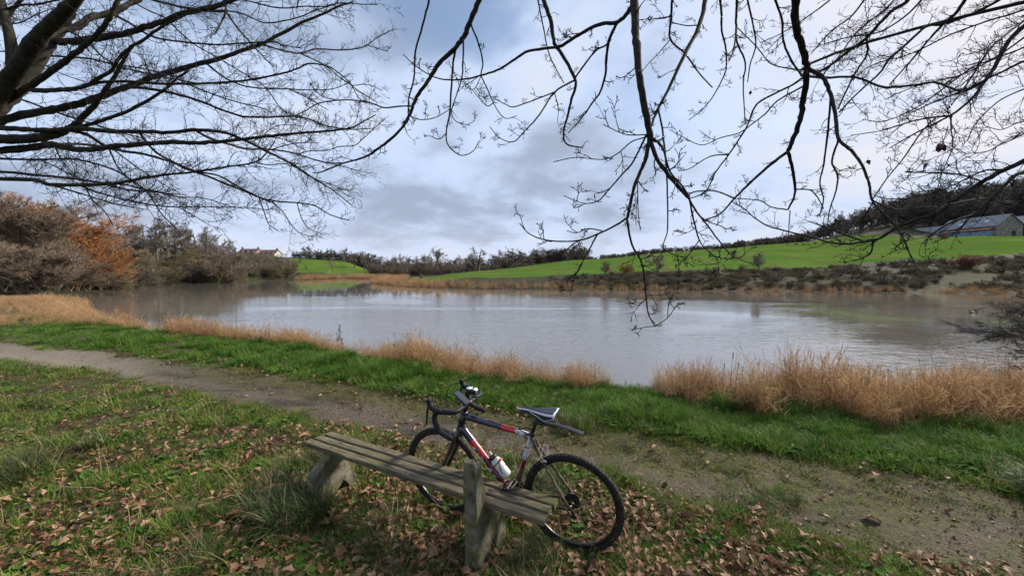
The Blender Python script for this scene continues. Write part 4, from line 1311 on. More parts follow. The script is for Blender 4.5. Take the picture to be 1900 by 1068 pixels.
def plank(y, seed, tilt, l0, l1):
    rg = np.random.default_rng(seed)
    w, th, n = .072, .034, 26
    xs = np.linspace(l0, l1, n)
    prof = np.array([[-w / 2, -th], [-w / 2 - .001, -.006], [-w / 2 + .006, 0], [-w / 6, .0012], [w / 6, .0008], [w / 2 - .006, 0], [w / 2 + .001, -.006], [w / 2, -th]])
    V = np.zeros((n, 8, 3))
    wob = np.cumsum(rg.normal(0, .0008, n)); wz = np.cumsum(rg.normal(0, .0007, n))
    for k in range(8):
        V[:, k, 0] = xs
        V[:, k, 1] = y + prof[k, 0] + wob + rg.normal(0, .0011, n)
        V[:, k, 2] = BZ + prof[k, 1] + wz * (1 if k in (2, 3, 4, 5) else .9) + tilt * xs + rg.normal(0, .0009, n)
    for e in (0, -1):        # worn, not quite square ends
        V[e, :, 0] += rg.normal(0, .004, 8)
    i = np.arange(n - 1)[:, None]; j = np.arange(8)[None]
    Q = np.stack([i * 8 + j, (i + 1) * 8 + j, (i + 1) * 8 + (j + 1) % 8, i * 8 + (j + 1) % 8], -1).reshape(-1, 4)
    b = MB(); b.add(V.reshape(-1, 3), Q[:, ::-1])
    for e, base in ((0, 0), (1, (n - 1) * 8)):
        T = [[base, base + a, base + a + 1] for a in range(1, 7)]
        b.t.append(np.array(T if e == 0 else [t[::-1] for t in T])); b.tm.append(np.zeros(6, int))
    o = b.build('plank', M_PLANK, bench)
    for bx in (-B_LEN / 2 + .28, B_LEN / 2 - .45):
        for s in (0,):
            MB().lathe([(0, .0), (.0005, .0115), (.003, .010), (.0042, 0)], (bx + .01, y + .002, BZ + .0005), (bx + .01, y + .002, BZ + 1), 8).build('bolt', M_BOLT, o)


for k, (yy, a0, a1) in enumerate(((-.090, -.012, .004), (0.0, .0, -.008), (.090, .006, .0))):
    plank(yy, 70 + k, (0, .001, -.0008)[k], -B_LEN / 2 + a0, B_LEN / 2 + a1)


def rough_prism(outline, x0, x1, seed, amp=.006, step=.035):
    """slab cut from an outline in the y-z plane, its edges chipped"""
    rg = np.random.default_rng(seed)
    pts = []
    n = len(outline)
    for i in range(n):
        a = np.array(outline[i], float); c = np.array(outline[(i + 1) % n], float)
        m = max(1, int(np.linalg.norm(c - a) / step))
        for q in range(m):
            pts.append(a + (c - a) * q / m)
    pts = np.array(pts)
    bm = bmesh.new()
    rings = []
    for x, ins in ((x0, 1), (x0 + .012, 0), ((x0 + x1) / 2, 0), (x1 - .012, 0), (x1, 1)):
        cen = pts.mean(0)
        pp = pts + rg.normal(0, amp, pts.shape) - (ins * .010) * unit(pts - cen)
        rings.append([bm.verts.new((x + rg.normal(0, amp * .3), p[0], p[1])) for p in pp])
    m = len(pts)
    for r in range(4):
        for i in range(m):
            bm.faces.new((rings[r][i], rings[r][(i + 1) % m], rings[r + 1][(i + 1) % m], rings[r + 1][i]))
    f0 = bm.faces.new(rings[0][::-1]); f1 = bm.faces.new(rings[4])
    bmesh.ops.triangulate(bm, faces=[f0, f1])
    bmesh.ops.recalc_face_normals(bm, faces=bm.faces[:])
    me = bpy.data.meshes.new('support'); bm.to_mesh(me); bm.free()
    me.materials.append(M_CONC)
    return me


zt = BZ - .040
# near end: upright back post still standing
link('support', rough_prism([(-.215, -.12), (-.075, -.12), (-.06, .06), (.00, .13), (.07, .10), (.075, -.12), (.165, -.12), (.16, zt), (-.14, zt), (-.152, .60), (-.165, .692), (-.198, .715), (-.222, .70), (-.226, .5)], B_LEN / 2 - .50, B_LEN / 2 - .405, 5), bench)['label'] = 'mossy concrete support with its back post standing'
# far end: post broken off to a sloping stump
link('support', rough_prism([(-.25, -.12), (-.075, -.12), (-.06, .06), (.00, .12), (.06, .10), (.065, -.12), (.13, -.12), (.125, zt), (-.11, zt), (-.13, zt - .01), (-.255, .25), (-.27, .18)], -B_LEN / 2 + .225, -B_LEN / 2 + .318, 6), bench)['label'] = 'mossy concrete support whose back post is broken off'
for bx in (-B_LEN / 2 + .272, B_LEN / 2 - .443, .0):
    MB().box((bx, .0, BZ - .046 if bx == 0. else BZ - .037), (.05, .25, .022 if bx == 0. else .006), bev=.002).build('batten', M_PLANK, bench)
# ------------------------------------------------------------------ bicycle
BK_YAW, BK_LEAN = .414, .09
_c, _s = math.cos(BK_YAW), math.sin(BK_YAW)
_fw = Vector((-_c, _s, 0)); _sd0 = Vector((-_s, -_c, 0)); _up0 = Vector((0, 0, 1))
_up = _up0 * math.cos(BK_LEAN) + _sd0 * math.sin(BK_LEAN)
_sd = _sd0 * math.cos(BK_LEAN) - _up0 * math.sin(BK_LEAN)
BX, BY = .413, 2.477
BIKE_Z = .006
BIKE_M = Matrix(((_fw.x, _sd.x, _up.x, BX), (_fw.y, _sd.y, _up.y, BY), (_fw.z, _sd.z, _up.z, BIKE_Z), (0, 0, 0, 1)))
bike = empty('bicycle')
bike.matrix_world = BIKE_M
tag(bike, 'muddy black, red and white drop-bar bicycle leaning against the bench', 'bicycle')
MUD = (.11, .075, .045)
K_BLACK = simple('black_paint', (.012, .013, .02), .32, 0, .5, .2, 40, MUD, .25, coat=.3)
K_NAVY = simple('dark_navy_paint', (.014, .015, .035), .28, 0, .5, .2, 40, MUD, .15, coat=.4)
K_RED = simple('red_paint', (.42, .012, .02), .30, 0, .5, .2, 40, MUD, .30, coat=.4)
K_WHITE = simple('white_paint', (.55, .57, .60), .38, 0, .5, .1, 45, MUD, .55, coat=.2)
K_MUDDY = simple('mud_caked_frame', (.06, .045, .032), .8, 0, .3, .3, 45, (.17, .125, .08), .5, bump=.4)
K_TAPE = simple('black_bar_tape', (.010, .011, .014), .6, 0, .3, .3, 120, bump=.3)
K_RUB = simple('black_tyre_rubber', (.014, .014, .015), .75, 0, .3, .3, 60, (.045, .036, .028), .45, bump=.5)
K_RIM = simple('dark_rim', (.03, .031, .034), .35, .7, .5, .2, 60, MUD, .3)
K_SIL = simple('brushed_alloy', (.45, .46, .48), .35, 1.0, .5, .15, 60, MUD, .2)
K_GUN = simple('dark_steel', (.07, .068, .065), .4, .9, .5, .2, 60, MUD, .35)
K_LETTER = simple('white_frame_lettering', (.75, .76, .78), .4, var=.05)
K_SADW = simple('white_saddle_trim', (.55, .57, .6), .45, var=.1)
K_SADR = simple('maroon_saddle_nose', (.20, .02, .04), .45, var=.1)
K_SADB = simple('black_saddle_cover', (.02, .022, .028), .42, var=.1)
K_PLAST = simple('black_plastic', (.012, .012, .014), .45, var=.1)
K_CABLE = simple('black_cable_sheath', (.008, .008, .009), .85, 0, .1)
K_MAROON = simple('dark_maroon_paint', (.13, .010, .018), .32, 0, .5, .2, 40, MUD, .35, coat=.3)  # darker red along the lower down tube and mid seat tube
K_SCREEN = simple('dark_glass_screen', (.02, .022, .028), .08, 0, .6, .05, 10, coat=.5)
K_REFL = simple('lamp_reflector', (.8, .8, .82), .12, .9, .5, .05, 30)
K_BOTTLE = simple('mud_splashed_white_bottle', (.62, .61, .58), .45, 0, .4, .08, 22, (.10, .07, .045), .42)
K_ORG = simple('orange_band', (.55, .09, .03), .5, var=.1)
RW = .342


def ring(cx, cz, r, n=72, y=0.0):
    a = np.linspace(0, 2 * math.pi, n, endpoint=False)
    return np.column_stack([cx + r * np.cos(a), np.full(n, y), cz + r * np.sin(a)])


def wheel(parent, name, cx, cz, rear):
    w = empty(name); w.parent = parent
    rg = np.random.default_rng(3 if rear else 4)
    # tyre with side knobs
    b = MB(); b.tube(ring(cx, cz, RW - .017), .0165, 10, closed=True)
    for k in range(84):
        a = 2 * math.pi * k / 84
        R = np.array([[math.cos(a), 0, -math.sin(a)], [0, 1, 0], [math.sin(a), 0, math.cos(a)]])
        for y in (-.011, 0, .011):
            b.box((cx + (RW - .0015 - abs(y) * .25) * math.cos(a + (.035 if y == 0 else 0)), y, cz + (RW - .0015 - abs(y) * .25) * math.sin(a + (.035 if y == 0 else 0))), (.004, .008, .009), R)
    b.build('tyre', K_RUB, w)
    b = MB(); n = 72; a = np.linspace(0, 2 * math.pi, n, endpoint=False)
    prof = [(RW - .030, .0105), (RW - .034, .0115), (RW - .048, .009), (RW - .056, .003), (RW - .056, -.003), (RW - .048, -.009), (RW - .034, -.0115), (RW - .030, -.0105)]
    V = np.array([[[cx + r * math.cos(t), y, cz + r * math.sin(t)] for r, y in prof] for t in a]).reshape(-1, 3); m = len(prof)
    i = np.arange(n)[:, None]; j = np.arange(m)[None]
    Q = np.stack([i * m + j, i * m + (j + 1) % m, ((i + 1) % n) * m + (j + 1) % m, ((i + 1) % n) * m + j], -1).reshape(-1, 4)
    b.add(V, Q); b.build('rim', K_RIM, w)
    b = MB()
    for k in range(28):
        a = 2 * math.pi * k / 28; h = a + (1 if k % 4 < 2 else -1) * 1.1
        y = .028 * (1 if k % 2 else -1)
        b.tube([(cx + .024 * math.cos(h), y, cz + .024 * math.sin(h)), (cx + (RW - .05) * math.cos(a), 0, cz + (RW - .05) * math.sin(a))], .0011, 4, False)
    b.build('spokes', K_GUN, w)
    b = MB(); b.lathe([(0, 0), (0, .012), (.02, .012), (.022, .025), (.026, .025), (.028, .013), (.072, .013), (.074, .025), (.078, .025), (.08, .012), (.1, .012), (.1, 0)], (cx, -.05, cz), (cx, .05, cz), 16)
    b.tube([(cx, -.062, cz), (cx, .075, cz)], .006, 8)
    if not rear:
        b.tube([(cx, .07, cz), (cx + .02, .078, cz + .03), (cx + .03, .078, cz + .05)], .004, 6)
    b.build('hub', K_GUN, w)
    if rear:
        b = MB()
        for k, (r, y) in enumerate(((.054, -.020), (.048, -.0245), (.042, -.029), (.036, -.0335), (.031, -.038), (.026, -.042))):
            nt_ = int(r * 500); a2 = np.arange(nt_ * 2) * math.pi / nt_
            rr = r + np.where(np.arange(nt_ * 2) % 2 == 0, .0025, -.0025)
            for yy in (y, y + .0022):
                pass
            V = np.array([[cx + q * math.cos(t), yy, cz + q * math.sin(t)] for yy in (y, y + .0022) for q, t in zip(rr, a2)] + [[cx, y, cz], [cx, y + .0022, cz]])
            N = nt_ * 2; jj = np.arange(N); j2 = (jj + 1) % N
            b.add(V, np.stack([jj, j2, N + j2, N + jj], 1), np.concatenate([np.stack([np.full(N, 2 * N), j2, jj], 1), np.stack([np.full(N, 2 * N + 1), N + jj, N + j2], 1)]))
        b.build('cassette', K_GUN, w)
    return w


def seg_tube(b, p, q, r0, r1, cuts, mats, n=12, flat=1.0, rings=14):
    """a frame tube whose paint changes along it"""
    t = np.unique(np.concatenate([np.linspace(0, 1, rings), cuts]))
    P = np.asarray(p)[None] * (1 - t[:, None]) + np.asarray(q)[None] * t[:, None]
    mid = (t[:-1] + t[1:]) / 2
    mi = np.array([mats[int(np.searchsorted(cuts, x))] for x in mid])
    b.tube(P, r0 + (r1 - r0) * t, n, True, np.append(mi, mi[-1]), flat)


BB = (.425, 0, .28); SC = np.array([.273, 0, .777]); HT0 = np.array([.845, 0, .716]); HT1 = np.array([.800, 0, .850])
wheel(bike, 'rear_wheel', 0, RW, True)
fm = [K_NAVY, K_RED, K_WHITE, K_MUDDY, K_BLACK, K_MAROON]
b = MB()
seg_tube(b, (.806, 0, .822), (.278, 0, .765),   .0245, .0195, [.40, .58, .78], [0, 0, 1, 2])      # top tube
# coloured streak: red starts earlier on the upper side (a second skin 0.6 mm proud)
seg_tube(b, (.838, 0, .736), (.435, 0, .292), .028, .027, [.22, .46, .88, .93], [0, 1, 5, 1, 4])       # down tube
seg_tube(b, BB, SC, .0195, .018, [.40, .62], [3, 5, 2])                                          # seat tube
b.tube([HT0, HT1], [.026, .027], 14, True, 4)
b.tube([HT0 - (HT1 - HT0) * .02, HT0 + (HT1 - HT0) * .06], .029, 14, True, 4); b.tube([HT1 - (HT1 - HT0) * .06, HT1 + (HT1 - HT0) * .08], .029, 14, True, 4)
b.tube([(BB[0], -.036, BB[2]), (BB[0], .036, BB[2])], .021, 14, True, 3)
for s in (-1, 1):
    b.tube(crom([(.262, .008 * s, .752), (.225, .026 * s, .675), (.12, .045 * s, .515), (.006, .064 * s, .352)], 5), np.linspace(.012, .0085, 16), 8, True, 3)    # seat stay
    b.tube(crom([(.405, .018 * s, .283), (.33, .032 * s, .288), (.15, .052 * s, .315), (.004, .064 * s, .338)], 5), np.linspace(.013, .0085, 16), 8, True, 3)      # chain stay
    b.box((.0, .064 * s, .345), (.03, .006, .034), None, 3, .002)
b.tube([(.228, -.03, .68), (.228, .03, .68)], .007, 8, True, 3)
b.build('frame', fm, bike, True)
# white lettering along the lower flank of the down tube
d0 = np.array([.838, 0, .736]); d1 = np.array([.435, 0, .292]); dd = (d1 - d0) / np.linalg.norm(d1 - d0); dn = np.array([-dd[2], 0, dd[0]]); dn = dn if dn[2] > 0 else -dn
LETTERS = [  # strokes in a 0..1 cell, the worn block capitals of the down tube
    [((0, 0), (0, 1)), ((0, 1), (.9, 1)), ((0, .55), (.7, .55))],
    [((.5, 0), (.5, 1))],
    [((0, 0), (0, 1)), ((0, 1), (.8, .8)), ((.8, .8), (.8, .2)), ((.8, .2), (0, 0))],
    [((0, 1), (0, 0)), ((0, 0), (.9, 0))],
    [((0, 0), (0, 1)), ((0, 1), (.9, 1)), ((0, .5), (.7, .5)), ((0, 0), (.9, 0))],
    [((0, 1), (.45, .5)), ((.9, 1), (.45, .5)), ((.45, .5), (.45, 0))]]
b = MB(); rt = .0278
L0 = .17
for k, strokes in enumerate(LETTERS):
    for (x0, y0), (x1, y1) in strokes:
        q = []
        for u in np.linspace(0, 1, 4):
            xx = L0 + k * .047 + (x0 + (x1 - x0) * u) * .032; ang = -.85 + (y0 + (y1 - y0) * u) * .95
            q.append(d0 + dd * xx + rt * (np.array([0, 1, 0]) * math.cos(ang) + dn * math.sin(ang)))
        b.tube(q, .0019, 5, True)
b.build('lettering', K_LETTER, bike)['kind'] = 'stuff'

# fork and front wheel turn together with the bars
HA = math.radians(71.5); STEER = -.041
axd = np.array([-math.cos(HA), 0, math.sin(HA)]); A0 = np.array([1.02 - .047 * math.sin(HA), 0, RW - .047 * math.cos(HA)])
steer = Matrix.Translation(Vector(A0)) @ Matrix.Rotation(STEER, 4, Vector(axd)) @ Matrix.Translation(-Vector(A0))
fork = empty('fork_and_bars'); fork.parent = bike; fork.matrix_local = steer
fw_ = wheel(bike, 'front_wheel', 1.02, RW, False)
fw_.matrix_local = steer
bike.name = 'bicycle'


def up_ax(s, y=0, f=0.0):
    return A0 + axd * s + np.array([0, y, 0]) + np.array([math.sin(HA), 0, math.cos(HA)]) * f


b = MB()
b.tube([up_ax(.36), up_ax(.40)], [.026, .024], 12)
for s in (-1, 1):
    b.tube(crom([up_ax(.385, .016 * s), up_ax(.355, .038 * s, .004), up_ax(.20, .050 * s, .016), (1.02, .054 * s, RW)], 6), np.linspace(.027, .013, 19), 10, True, 0, .62)
b.tube([up_ax(.55), up_ax(.60)], .0185, 12)
b.build('fork', K_BLACK, bike, True).matrix_local = steer
BC = np.array([.752, 0, .935])         # centre of the bar clamp
b = MB(); b.tube([up_ax(.572), up_ax(.615)], .019, 12); b.tube([up_ax(.592), BC], [.0165, .0175], 12); b.tube([BC + np.array([0, -.024, 0]), BC + np.array([0, .024, 0])], .0205, 12)
b.build('stem', K_PLAST, bike, True).matrix_local = steer
bar = []
for s in (1, -1):
    h = [BC, BC + (0, .10 * s, .0), BC + (.004, .16 * s, .0), BC + (.035, .196 * s, .002), BC + (.085, .206 * s, .000), BC + (.135, .210 * s, -.010), BC + (.156, .213 * s, -.05), BC + (.142, .218 * s, -.10), BC + (.105, .222 * s, -.138), BC + (.055, .226 * s, -.156), BC + (.01, .228 * s, -.166)]
    bar.append(crom([np.asarray(x) for x in h], 5))
b = MB()
for q in bar:
    n = len(q); b.tube(q, np.where(np.arange(n) < 9, .0165, .0185), 10)
hb = b.build('handlebar', K_TAPE, bike, True); hb.matrix_local = steer
for s in (1, -1):
    b = MB(); o = BC + np.array([.125, .210 * s, -.006])
    b.tube(crom([o + (-.03, 0, .004), o + (.02, 0, .014), o + (.055, -.002 * s, .026), o + (.074, -.004 * s, .058), o + (.076, -.004 * s, .082)], 5), [.020] * 3 + list(np.linspace(.021, .0195, 12)) + [.0215] * 3 + [.0215] * 2 + [.014], 10)
    k = b.build('brake_hood', K_TAPE, hb, True)
    b = MB(); b.tube(crom([o + (.068, 0, .030), o + (.088, .002 * s, .0), o + (.094, .004 * s, -.05), o + (.100, .010 * s, -.10), o + (.118, .016 * s, -.125)], 5), np.linspace(.0135, .006, 21), 8, True, 0, .6)
    b.build('brake_lever', K_PLAST, hb, True)
b = MB()
for q in ([(.195, .205, .05), (.25, .15, .03), (.20, .07, -.06), (.11, .035, -.13), (.045, .02, -.165)], [(.195, -.205, .05), (.27, -.14, .03), (.24, -.05, -.08), (.13, -.02, -.15), (.05, -.02, -.18)], [(.19, .21, .045), (.22, .10, .06), (.14, .0, -.05), (.09, -.03, -.13), (.06, -.025, -.19)]):
    b.tube(crom([BC + np.asarray(x) for x in q], 8), .0030, 5, True)
b.build('cable', K_CABLE, hb)
# brake cable lying along the top tube to the rear brake
b = MB(); b.tube(crom([(.60, 0.004, .823), (.45, .005, .803), (.36, .006, .80), (.315, .012, .822), (.258, .018, .83)], 6), .0030, 5, True)
b.tube(crom([(.36, 0.006, .797), (.31, .02, .79), (.262, .012, .752), (.235, .0, .735)], 5), .0030, 5, True)
b.build('cable', K_CABLE, bike)
# cantilever brakes
for nm, o, mtx in (('front_brake', up_ax(.345, 0, .028), steer), ('rear_brake', np.array([.185, 0, .645]), None)):
    b = MB()
    for s in (-1, 1):
        p = np.asarray(o) + (0, .042 * s, -.03)
        b.tube([p, p + (.002, .03 * s, .022), p + (.004, .05 * s, .05)], [.008, .006, .004], 6); b.tube([p + (-.024, -.016 * s, 0), p + (.026, -.016 * s, .004)], .007, 6)
    b.tube([np.asarray(o) + (.004, -.09, .02), np.asarray(o) + (.0, 0, .07), np.asarray(o) + (.004, .09, .02)], .0015, 4)
    r_ = b.build(nm, K_SIL, bike)
    if mtx: r_.matrix_local = mtx
# seat post, saddle
b = MB(); SP = np.array([.228, 0, .922]); b.tube([SC + (0, 0, -.01), SP], .0136, 12); b.tube([SC + (-.001, 0, -.012), SC + (-.006, 0, .018)], .0195, 12)
b.box(SP + (.002, 0, .006), (.045, .034, .022), None, 0, .005)
b.build('seat_post', K_PLAST, bike, True)
sad = empty('saddle'); sad.parent = bike
SX = [.375, .36, .335, .29, .24, .19, .15, .12, .10, .088]; SW = [.006, .015, .0185, .021, .028, .046, .062, .0695, .068, .058]; SZ = [.953, .961, .965, .965, .963, .964, .968, .971, .972, .968]; SD = [.012, .02, .026, .032, .042, .052, .055, .05, .04, .02]
rings_ = []
mats_ = []
for x, w, z, dp in zip(SX, SW, SZ, SD):
    rings_.append([(x, w * c, z + hgt) for c, hgt in ((-.93, -dp), (-1.0, -dp * .55), (-1.0, -.012), (-.85, -.002), (-.45, .002), (0, -.003), (.45, .002), (.85, -.002), (1.0, -.012), (1.0, -dp * .55), (.93, -dp))])
V = np.array(rings_); n, m, _ = V.shape
b = MB(); i = np.arange(n - 1)[:, None]; j = np.arange(m - 1)[None]
Q = np.stack([i * m + j, i * m + j + 1, (i + 1) * m + j + 1, (i + 1) * m + j], -1).reshape(-1, 4)
mi = np.zeros((n - 1, m - 1), int); mi[0, :] = 1; mi[1, :] = 2; mi[:, 2] = 1; mi[:, 7] = 1; mi[n - 2, :] = 1; mi[0:2, 4:6] = 2
b.add(V.reshape(-1, 3), Q, (), mi.ravel())
jj = np.arange(m - 1)
b.add(np.vstack([V[-1], V[-1].mean(0)]), (), np.stack([jj, jj + 1, np.full(m - 1, m)], 1), 0); b.add(np.vstack([V[0], V[0].mean(0)]), (), np.stack([jj + 1, jj, np.full(m - 1, m)], 1), 1)
b.build('cover', [K_SADB, K_SADW, K_SADR], sad, True)
b = MB()
for s in (-1, 1):
    b.tube(crom([(.35, .01 * s, .945), (.31, .022 * s, .928), (.20, .022 * s, .926), (.12, .035 * s, .95)], 5), .0036, 6)
    b.tube([(.27, .0275 * s, .948), (.215, .048 * s, .938), (.165, .0568 * s, .917), (.115, .0672 * s, .935), (.095, .067 * s, .962)], .0022, 5, True, 1)
b.build('rail', [K_GUN, K_SADW], sad)
# clip-on rear mudguard
b = MB(); C = crom([(.205, 0, .878), (.12, 0, .878), (.03, 0, .874), (-.04, 0, .862), (-.085, 0, .851)], 5); k = len(C)
V = np.array([[p + np.array([0, y, -abs(y) * abs(y) * 9 + dz]) for y, dz in ((-.021, 0), (-.010, 0), (0, 0), (.010, 0), (.021, 0), (.021, -.006), (0, -.003), (-.021, -.006))] for p in C]); m = 8
V[:2, :, 1] *= .45
i = np.arange(k - 1)[:, None]; j = np.arange(m)[None]
b.add(V.reshape(-1, 3), np.stack([i * m + j, i * m + (j + 1) % m, (i + 1) * m + (j + 1) % m, (i + 1) * m + j], -1).reshape(-1, 4))
b.add(V[-1], [[0, 1, 2, 7], [2, 3, 4, 5]]); b.tube([(.235, 0, .873), (.19, 0, .872)], .0185, 10)
b.build('mudguard', K_PLAST, bike)
# cranks, chainrings, pedals, chain, derailleur
cr_ang = math.radians(98)
cd = np.array([math.cos(cr_ang), 0, math.sin(cr_ang)]) * .170
b = MB()
for r, y in ((.072, -.042), (.092, -.050)):
    N = 88; a = np.arange(N) * 2 * math.pi / N; ro = r + np.where(np.arange(N) % 2 == 0, .003, -.002); ri = r * .82
    V = np.array([[BB[0] + q * math.cos(t), yy, BB[2] + q * math.sin(t)] for q_, yy in ((ro, y), (np.full(N, ri), y), (np.full(N, ri), y + .003), (ro, y + .003)) for q, t in zip(q_, a)])
    jj = np.arange(N); j2 = (jj + 1) % N
    b.add(V, np.concatenate([np.stack([c0 * N + jj, c0 * N + j2, c1 * N + j2, c1 * N + jj], 1) for c0, c1 in ((0, 1), (1, 2), (2, 3), (3, 0))]))
for q in range(5):
    a = q * 2 * math.pi / 5; b.tube([(BB[0], -.046, BB[2]), (BB[0] + .078 * math.cos(a), -.047, BB[2] + .078 * math.sin(a))], .007, 6)
b.build('chainring', K_GUN, bike)
for s, nm in ((1, 1), (-1, -1)):
    p0 = np.array([BB[0], .052 * s, BB[2]]); p1 = np.array([BB[0], .068 * s, BB[2]]) + cd * s
    ck = MB().tube([p0 - (0, .012 * s, 0), p0 + (0, .012 * s, 0)], .017, 10).tube([p0, p0 * .5 + p1 * .5, p1], [.0125, .0105, .0115], 10, True, 0, .7).build('crank', K_GUN, bike, True)
    pb = MB(); pc = p1 + np.array([0, .058 * s, 0]); pb.tube([p1, pc + (0, .05 * s, 0)], .0065, 8)
    ti = -.22 if s == 1 else .3
    R = np.array([[math.cos(ti), 0, -math.sin(ti)], [0, 1, 0], [math.sin(ti), 0, math.cos(ti)]])
    for off, sz in (((.042, 0, 0), (.010, .094, .014)), ((-.042, 0, 0), (.010, .094, .014)), ((0, .043 * s, 0), (.084, .008, .014)), ((0, -.043 * s, 0), (.084, .008, .014)), ((0, 0, 0), (.026, .09, .018)), ((.02, .018, 0), (.034, .005, .010)), ((-.02, -.018, 0), (.034, .005, .010))):
        pb.box(pc + R @ np.array(off), sz, R, 0, .002)
    pb.build('pedal', K_GUN, ck)
b = MB(); RC, RS = .089, .040; N = 150
def chain_pt(u):
    return u
top = [(BB[0] + .02, -.047, BB[2] + RC), (.0, -.033, RW + RS)]; bot = [(-.0, -.033, RW - .125), (BB[0], -.047, BB[2] - RC)]
path = [np.array(p) for p in crom([top[0], ((top[0][0] + top[1][0]) / 2, -.04, (top[0][2] + top[1][2]) / 2 - .002), top[1]], 14)] + [np.array([-RS * math.sin(t), -.033, RW + RS * math.cos(t)]) for t in np.linspace(.3, 2.2, 8)] + [np.array(p) for p in crom([(.025, -.033, RW - .075), (-.012, -.033, RW - .11), (.01, -.033, RW - .138), (.05, -.034, RW - .135)], 4)] + [np.array(p) for p in crom([(.06, -.034, RW - .134), (.24, -.04, BB[2] - .085), (BB[0], -.047, BB[2] - RC)], 12)] + [np.array([BB[0] + RC * math.sin(t), -.047, BB[2] - RC * math.cos(t)]) for t in np.linspace(.15, 2.9, 12)]
path = np.array(path); L = np.concatenate([[0], np.cumsum(np.linalg.norm(np.diff(path, axis=0), axis=1))]); nl = int(L[-1] / .0127)
q = np.column_stack([np.interp(np.linspace(0, L[-1], nl), L, path[:, k]) for k in range(3)])
for i in range(nl - 1):
    b.tube([q[i], q[i + 1] * .82 + q[i] * .18], .0042 if i % 2 else .0034, 5, True, 0, 1.0)
b.build('chain', K_GUN, bike)
b = MB(); b.tube([(.012, -.066, RW - .01), (.03, -.062, RW - .045), (.028, -.055, RW - .07)], [.010, .012, .010], 8)
b.box((.01, -.042, RW - .105), (.022, .008, .085), np.array([[.9, 0, .43], [0, 1, 0], [-.43, 0, .9]]), 0, .003)
for c in ((.026, -.034, RW - .073), (-.004, -.034, RW - .128)):
    b.lathe([(0, 0), (0, .02), (.006, .02), (.006, 0)], (c[0], c[1] - .003, c[2]), (c[0], c[1] + 1, c[2]), 14)
b.tube(crom([(.04, -.066, RW - .05), (-.05, -.07, RW - .02), (-.06, -.068, RW + .02), (.01, -.066, RW + .02)], 6), .0024, 5)
b.build('rear_derailleur', K_GUN, bike)
# bottle cage
b = MB(); cb0 = d0 + dd * .30; cb1 = d0 + dd * .46; off = dn * .0265
for s in (-1, 1):
    b.tube(crom([cb0 + off + (0, .008 * s, 0), cb1 + off + (0, .01 * s, 0), cb1 + dd * .02 + dn * .05 + np.array([0, .022 * s, 0]), cb0 + dd * .12 + dn * .075 + np.array([0, .038 * s, 0]), cb0 + dd * .06 + dn * .098 + np.array([0, .022 * s, 0])], 6), .0028, 6)
b.tube(crom([cb0 + dd * .07 + off + (0, .03, 0), cb0 + dd * .065 + dn * .065 + np.array([0, .0405, 0]), cb0 + dd * .06 + dn * .1 + np.array([0, .02, 0]), cb0 + dd * .06 + dn * .1 - np.array([0, .02, 0]), cb0 + dd * .065 + dn * .065 - np.array([0, .0405, 0])], 6), .0032, 6)
b.box(cb0 + dd * .06 + dn * .104, (.02, .03, .012), None, 1, .002)
b.build('bottle_cage', [K_PLAST, K_ORG], bike)
# phone on the stem, lamp beside it
b = MB(); Rp = np.array([[math.cos(.50), 0, -math.sin(.50)], [0, 1, 0], [math.sin(.50), 0, math.cos(.50)]]) @ np.array([[math.cos(-.12), -math.sin(-.12), 0], [math.sin(-.12), math.cos(-.12), 0], [0, 0, 1]])
pc = BC + np.array([.035, .045, .045])
b.box(pc, (.135, .068, .016), Rp, 0, .006)
b.tube([BC + (0, .05, 0), pc - Rp @ np.array([0, 0, .01])], .012, 8)
ph = b.build('phone_holder', K_PLAST, bike); ph.matrix_local = steer
MB().box(pc + Rp @ np.array([0, 0, .0086]), (.122, .058, .0016), Rp, 0, .0006).build('screen', K_SCREEN, ph)
b = MB(); lc = BC + np.array([.02, -.075, .052]); b.tube([BC + (0, -.075, -.018), BC + (0, -.075, .02)], .019, 10)
b.box(lc, (.075, .05, .042), None, 0, .008)
lt = b.build('front_lamp', K_PLAST, bike); lt.matrix_local = steer
b = MB(); b.box(lc + (.024, 0, .0225), (.034, .044, .006), None, 0, .002); b.box(lc + (-.0385, .0, .004), (.005, .036, .026), None, 0, .002); b.box(lc + (-.022, .0, .0225), (.02, .044, .006), None, 0, .002)
b.build('trim', K_REFL, lt)
# bottle
bt = empty('water_bottle'); bt.matrix_world = BIKE_M
a0 = cb1 + dd * .018 + dn * .0635 ; a1 = a0 - dd * .3
MB().lathe([(0, 0), (.0, .030), (.006, .0365), (.05, .0375), (.058, .0345), (.066, .0345), (.074, .0375), (.125, .0375), (.135, .034), (.148, .030), (.152, .030)], a0, a1, 20).build('body', K_BOTTLE, bt, True)
cp = MB().lathe([(.150, .028), (.151, .0325), (.168, .0325), (.178, .022), (.181, .011), (.181, .0)], a0, a1, 20).build('cap', K_PLAST, bt, True)
MB().lathe([(.180, .0095), (.196, .0085), (.200, .010), (.206, .009), (.208, 0)], a0, a1, 12).build('nozzle', simple('clear_nozzle', (.5, .5, .5), .4), cp, True)
tag(bt, 'white mud-splashed drinks bottle with black cap in the bicycle frame', 'bottle')
bpy.data.objects.remove(fork, do_unlink=True)
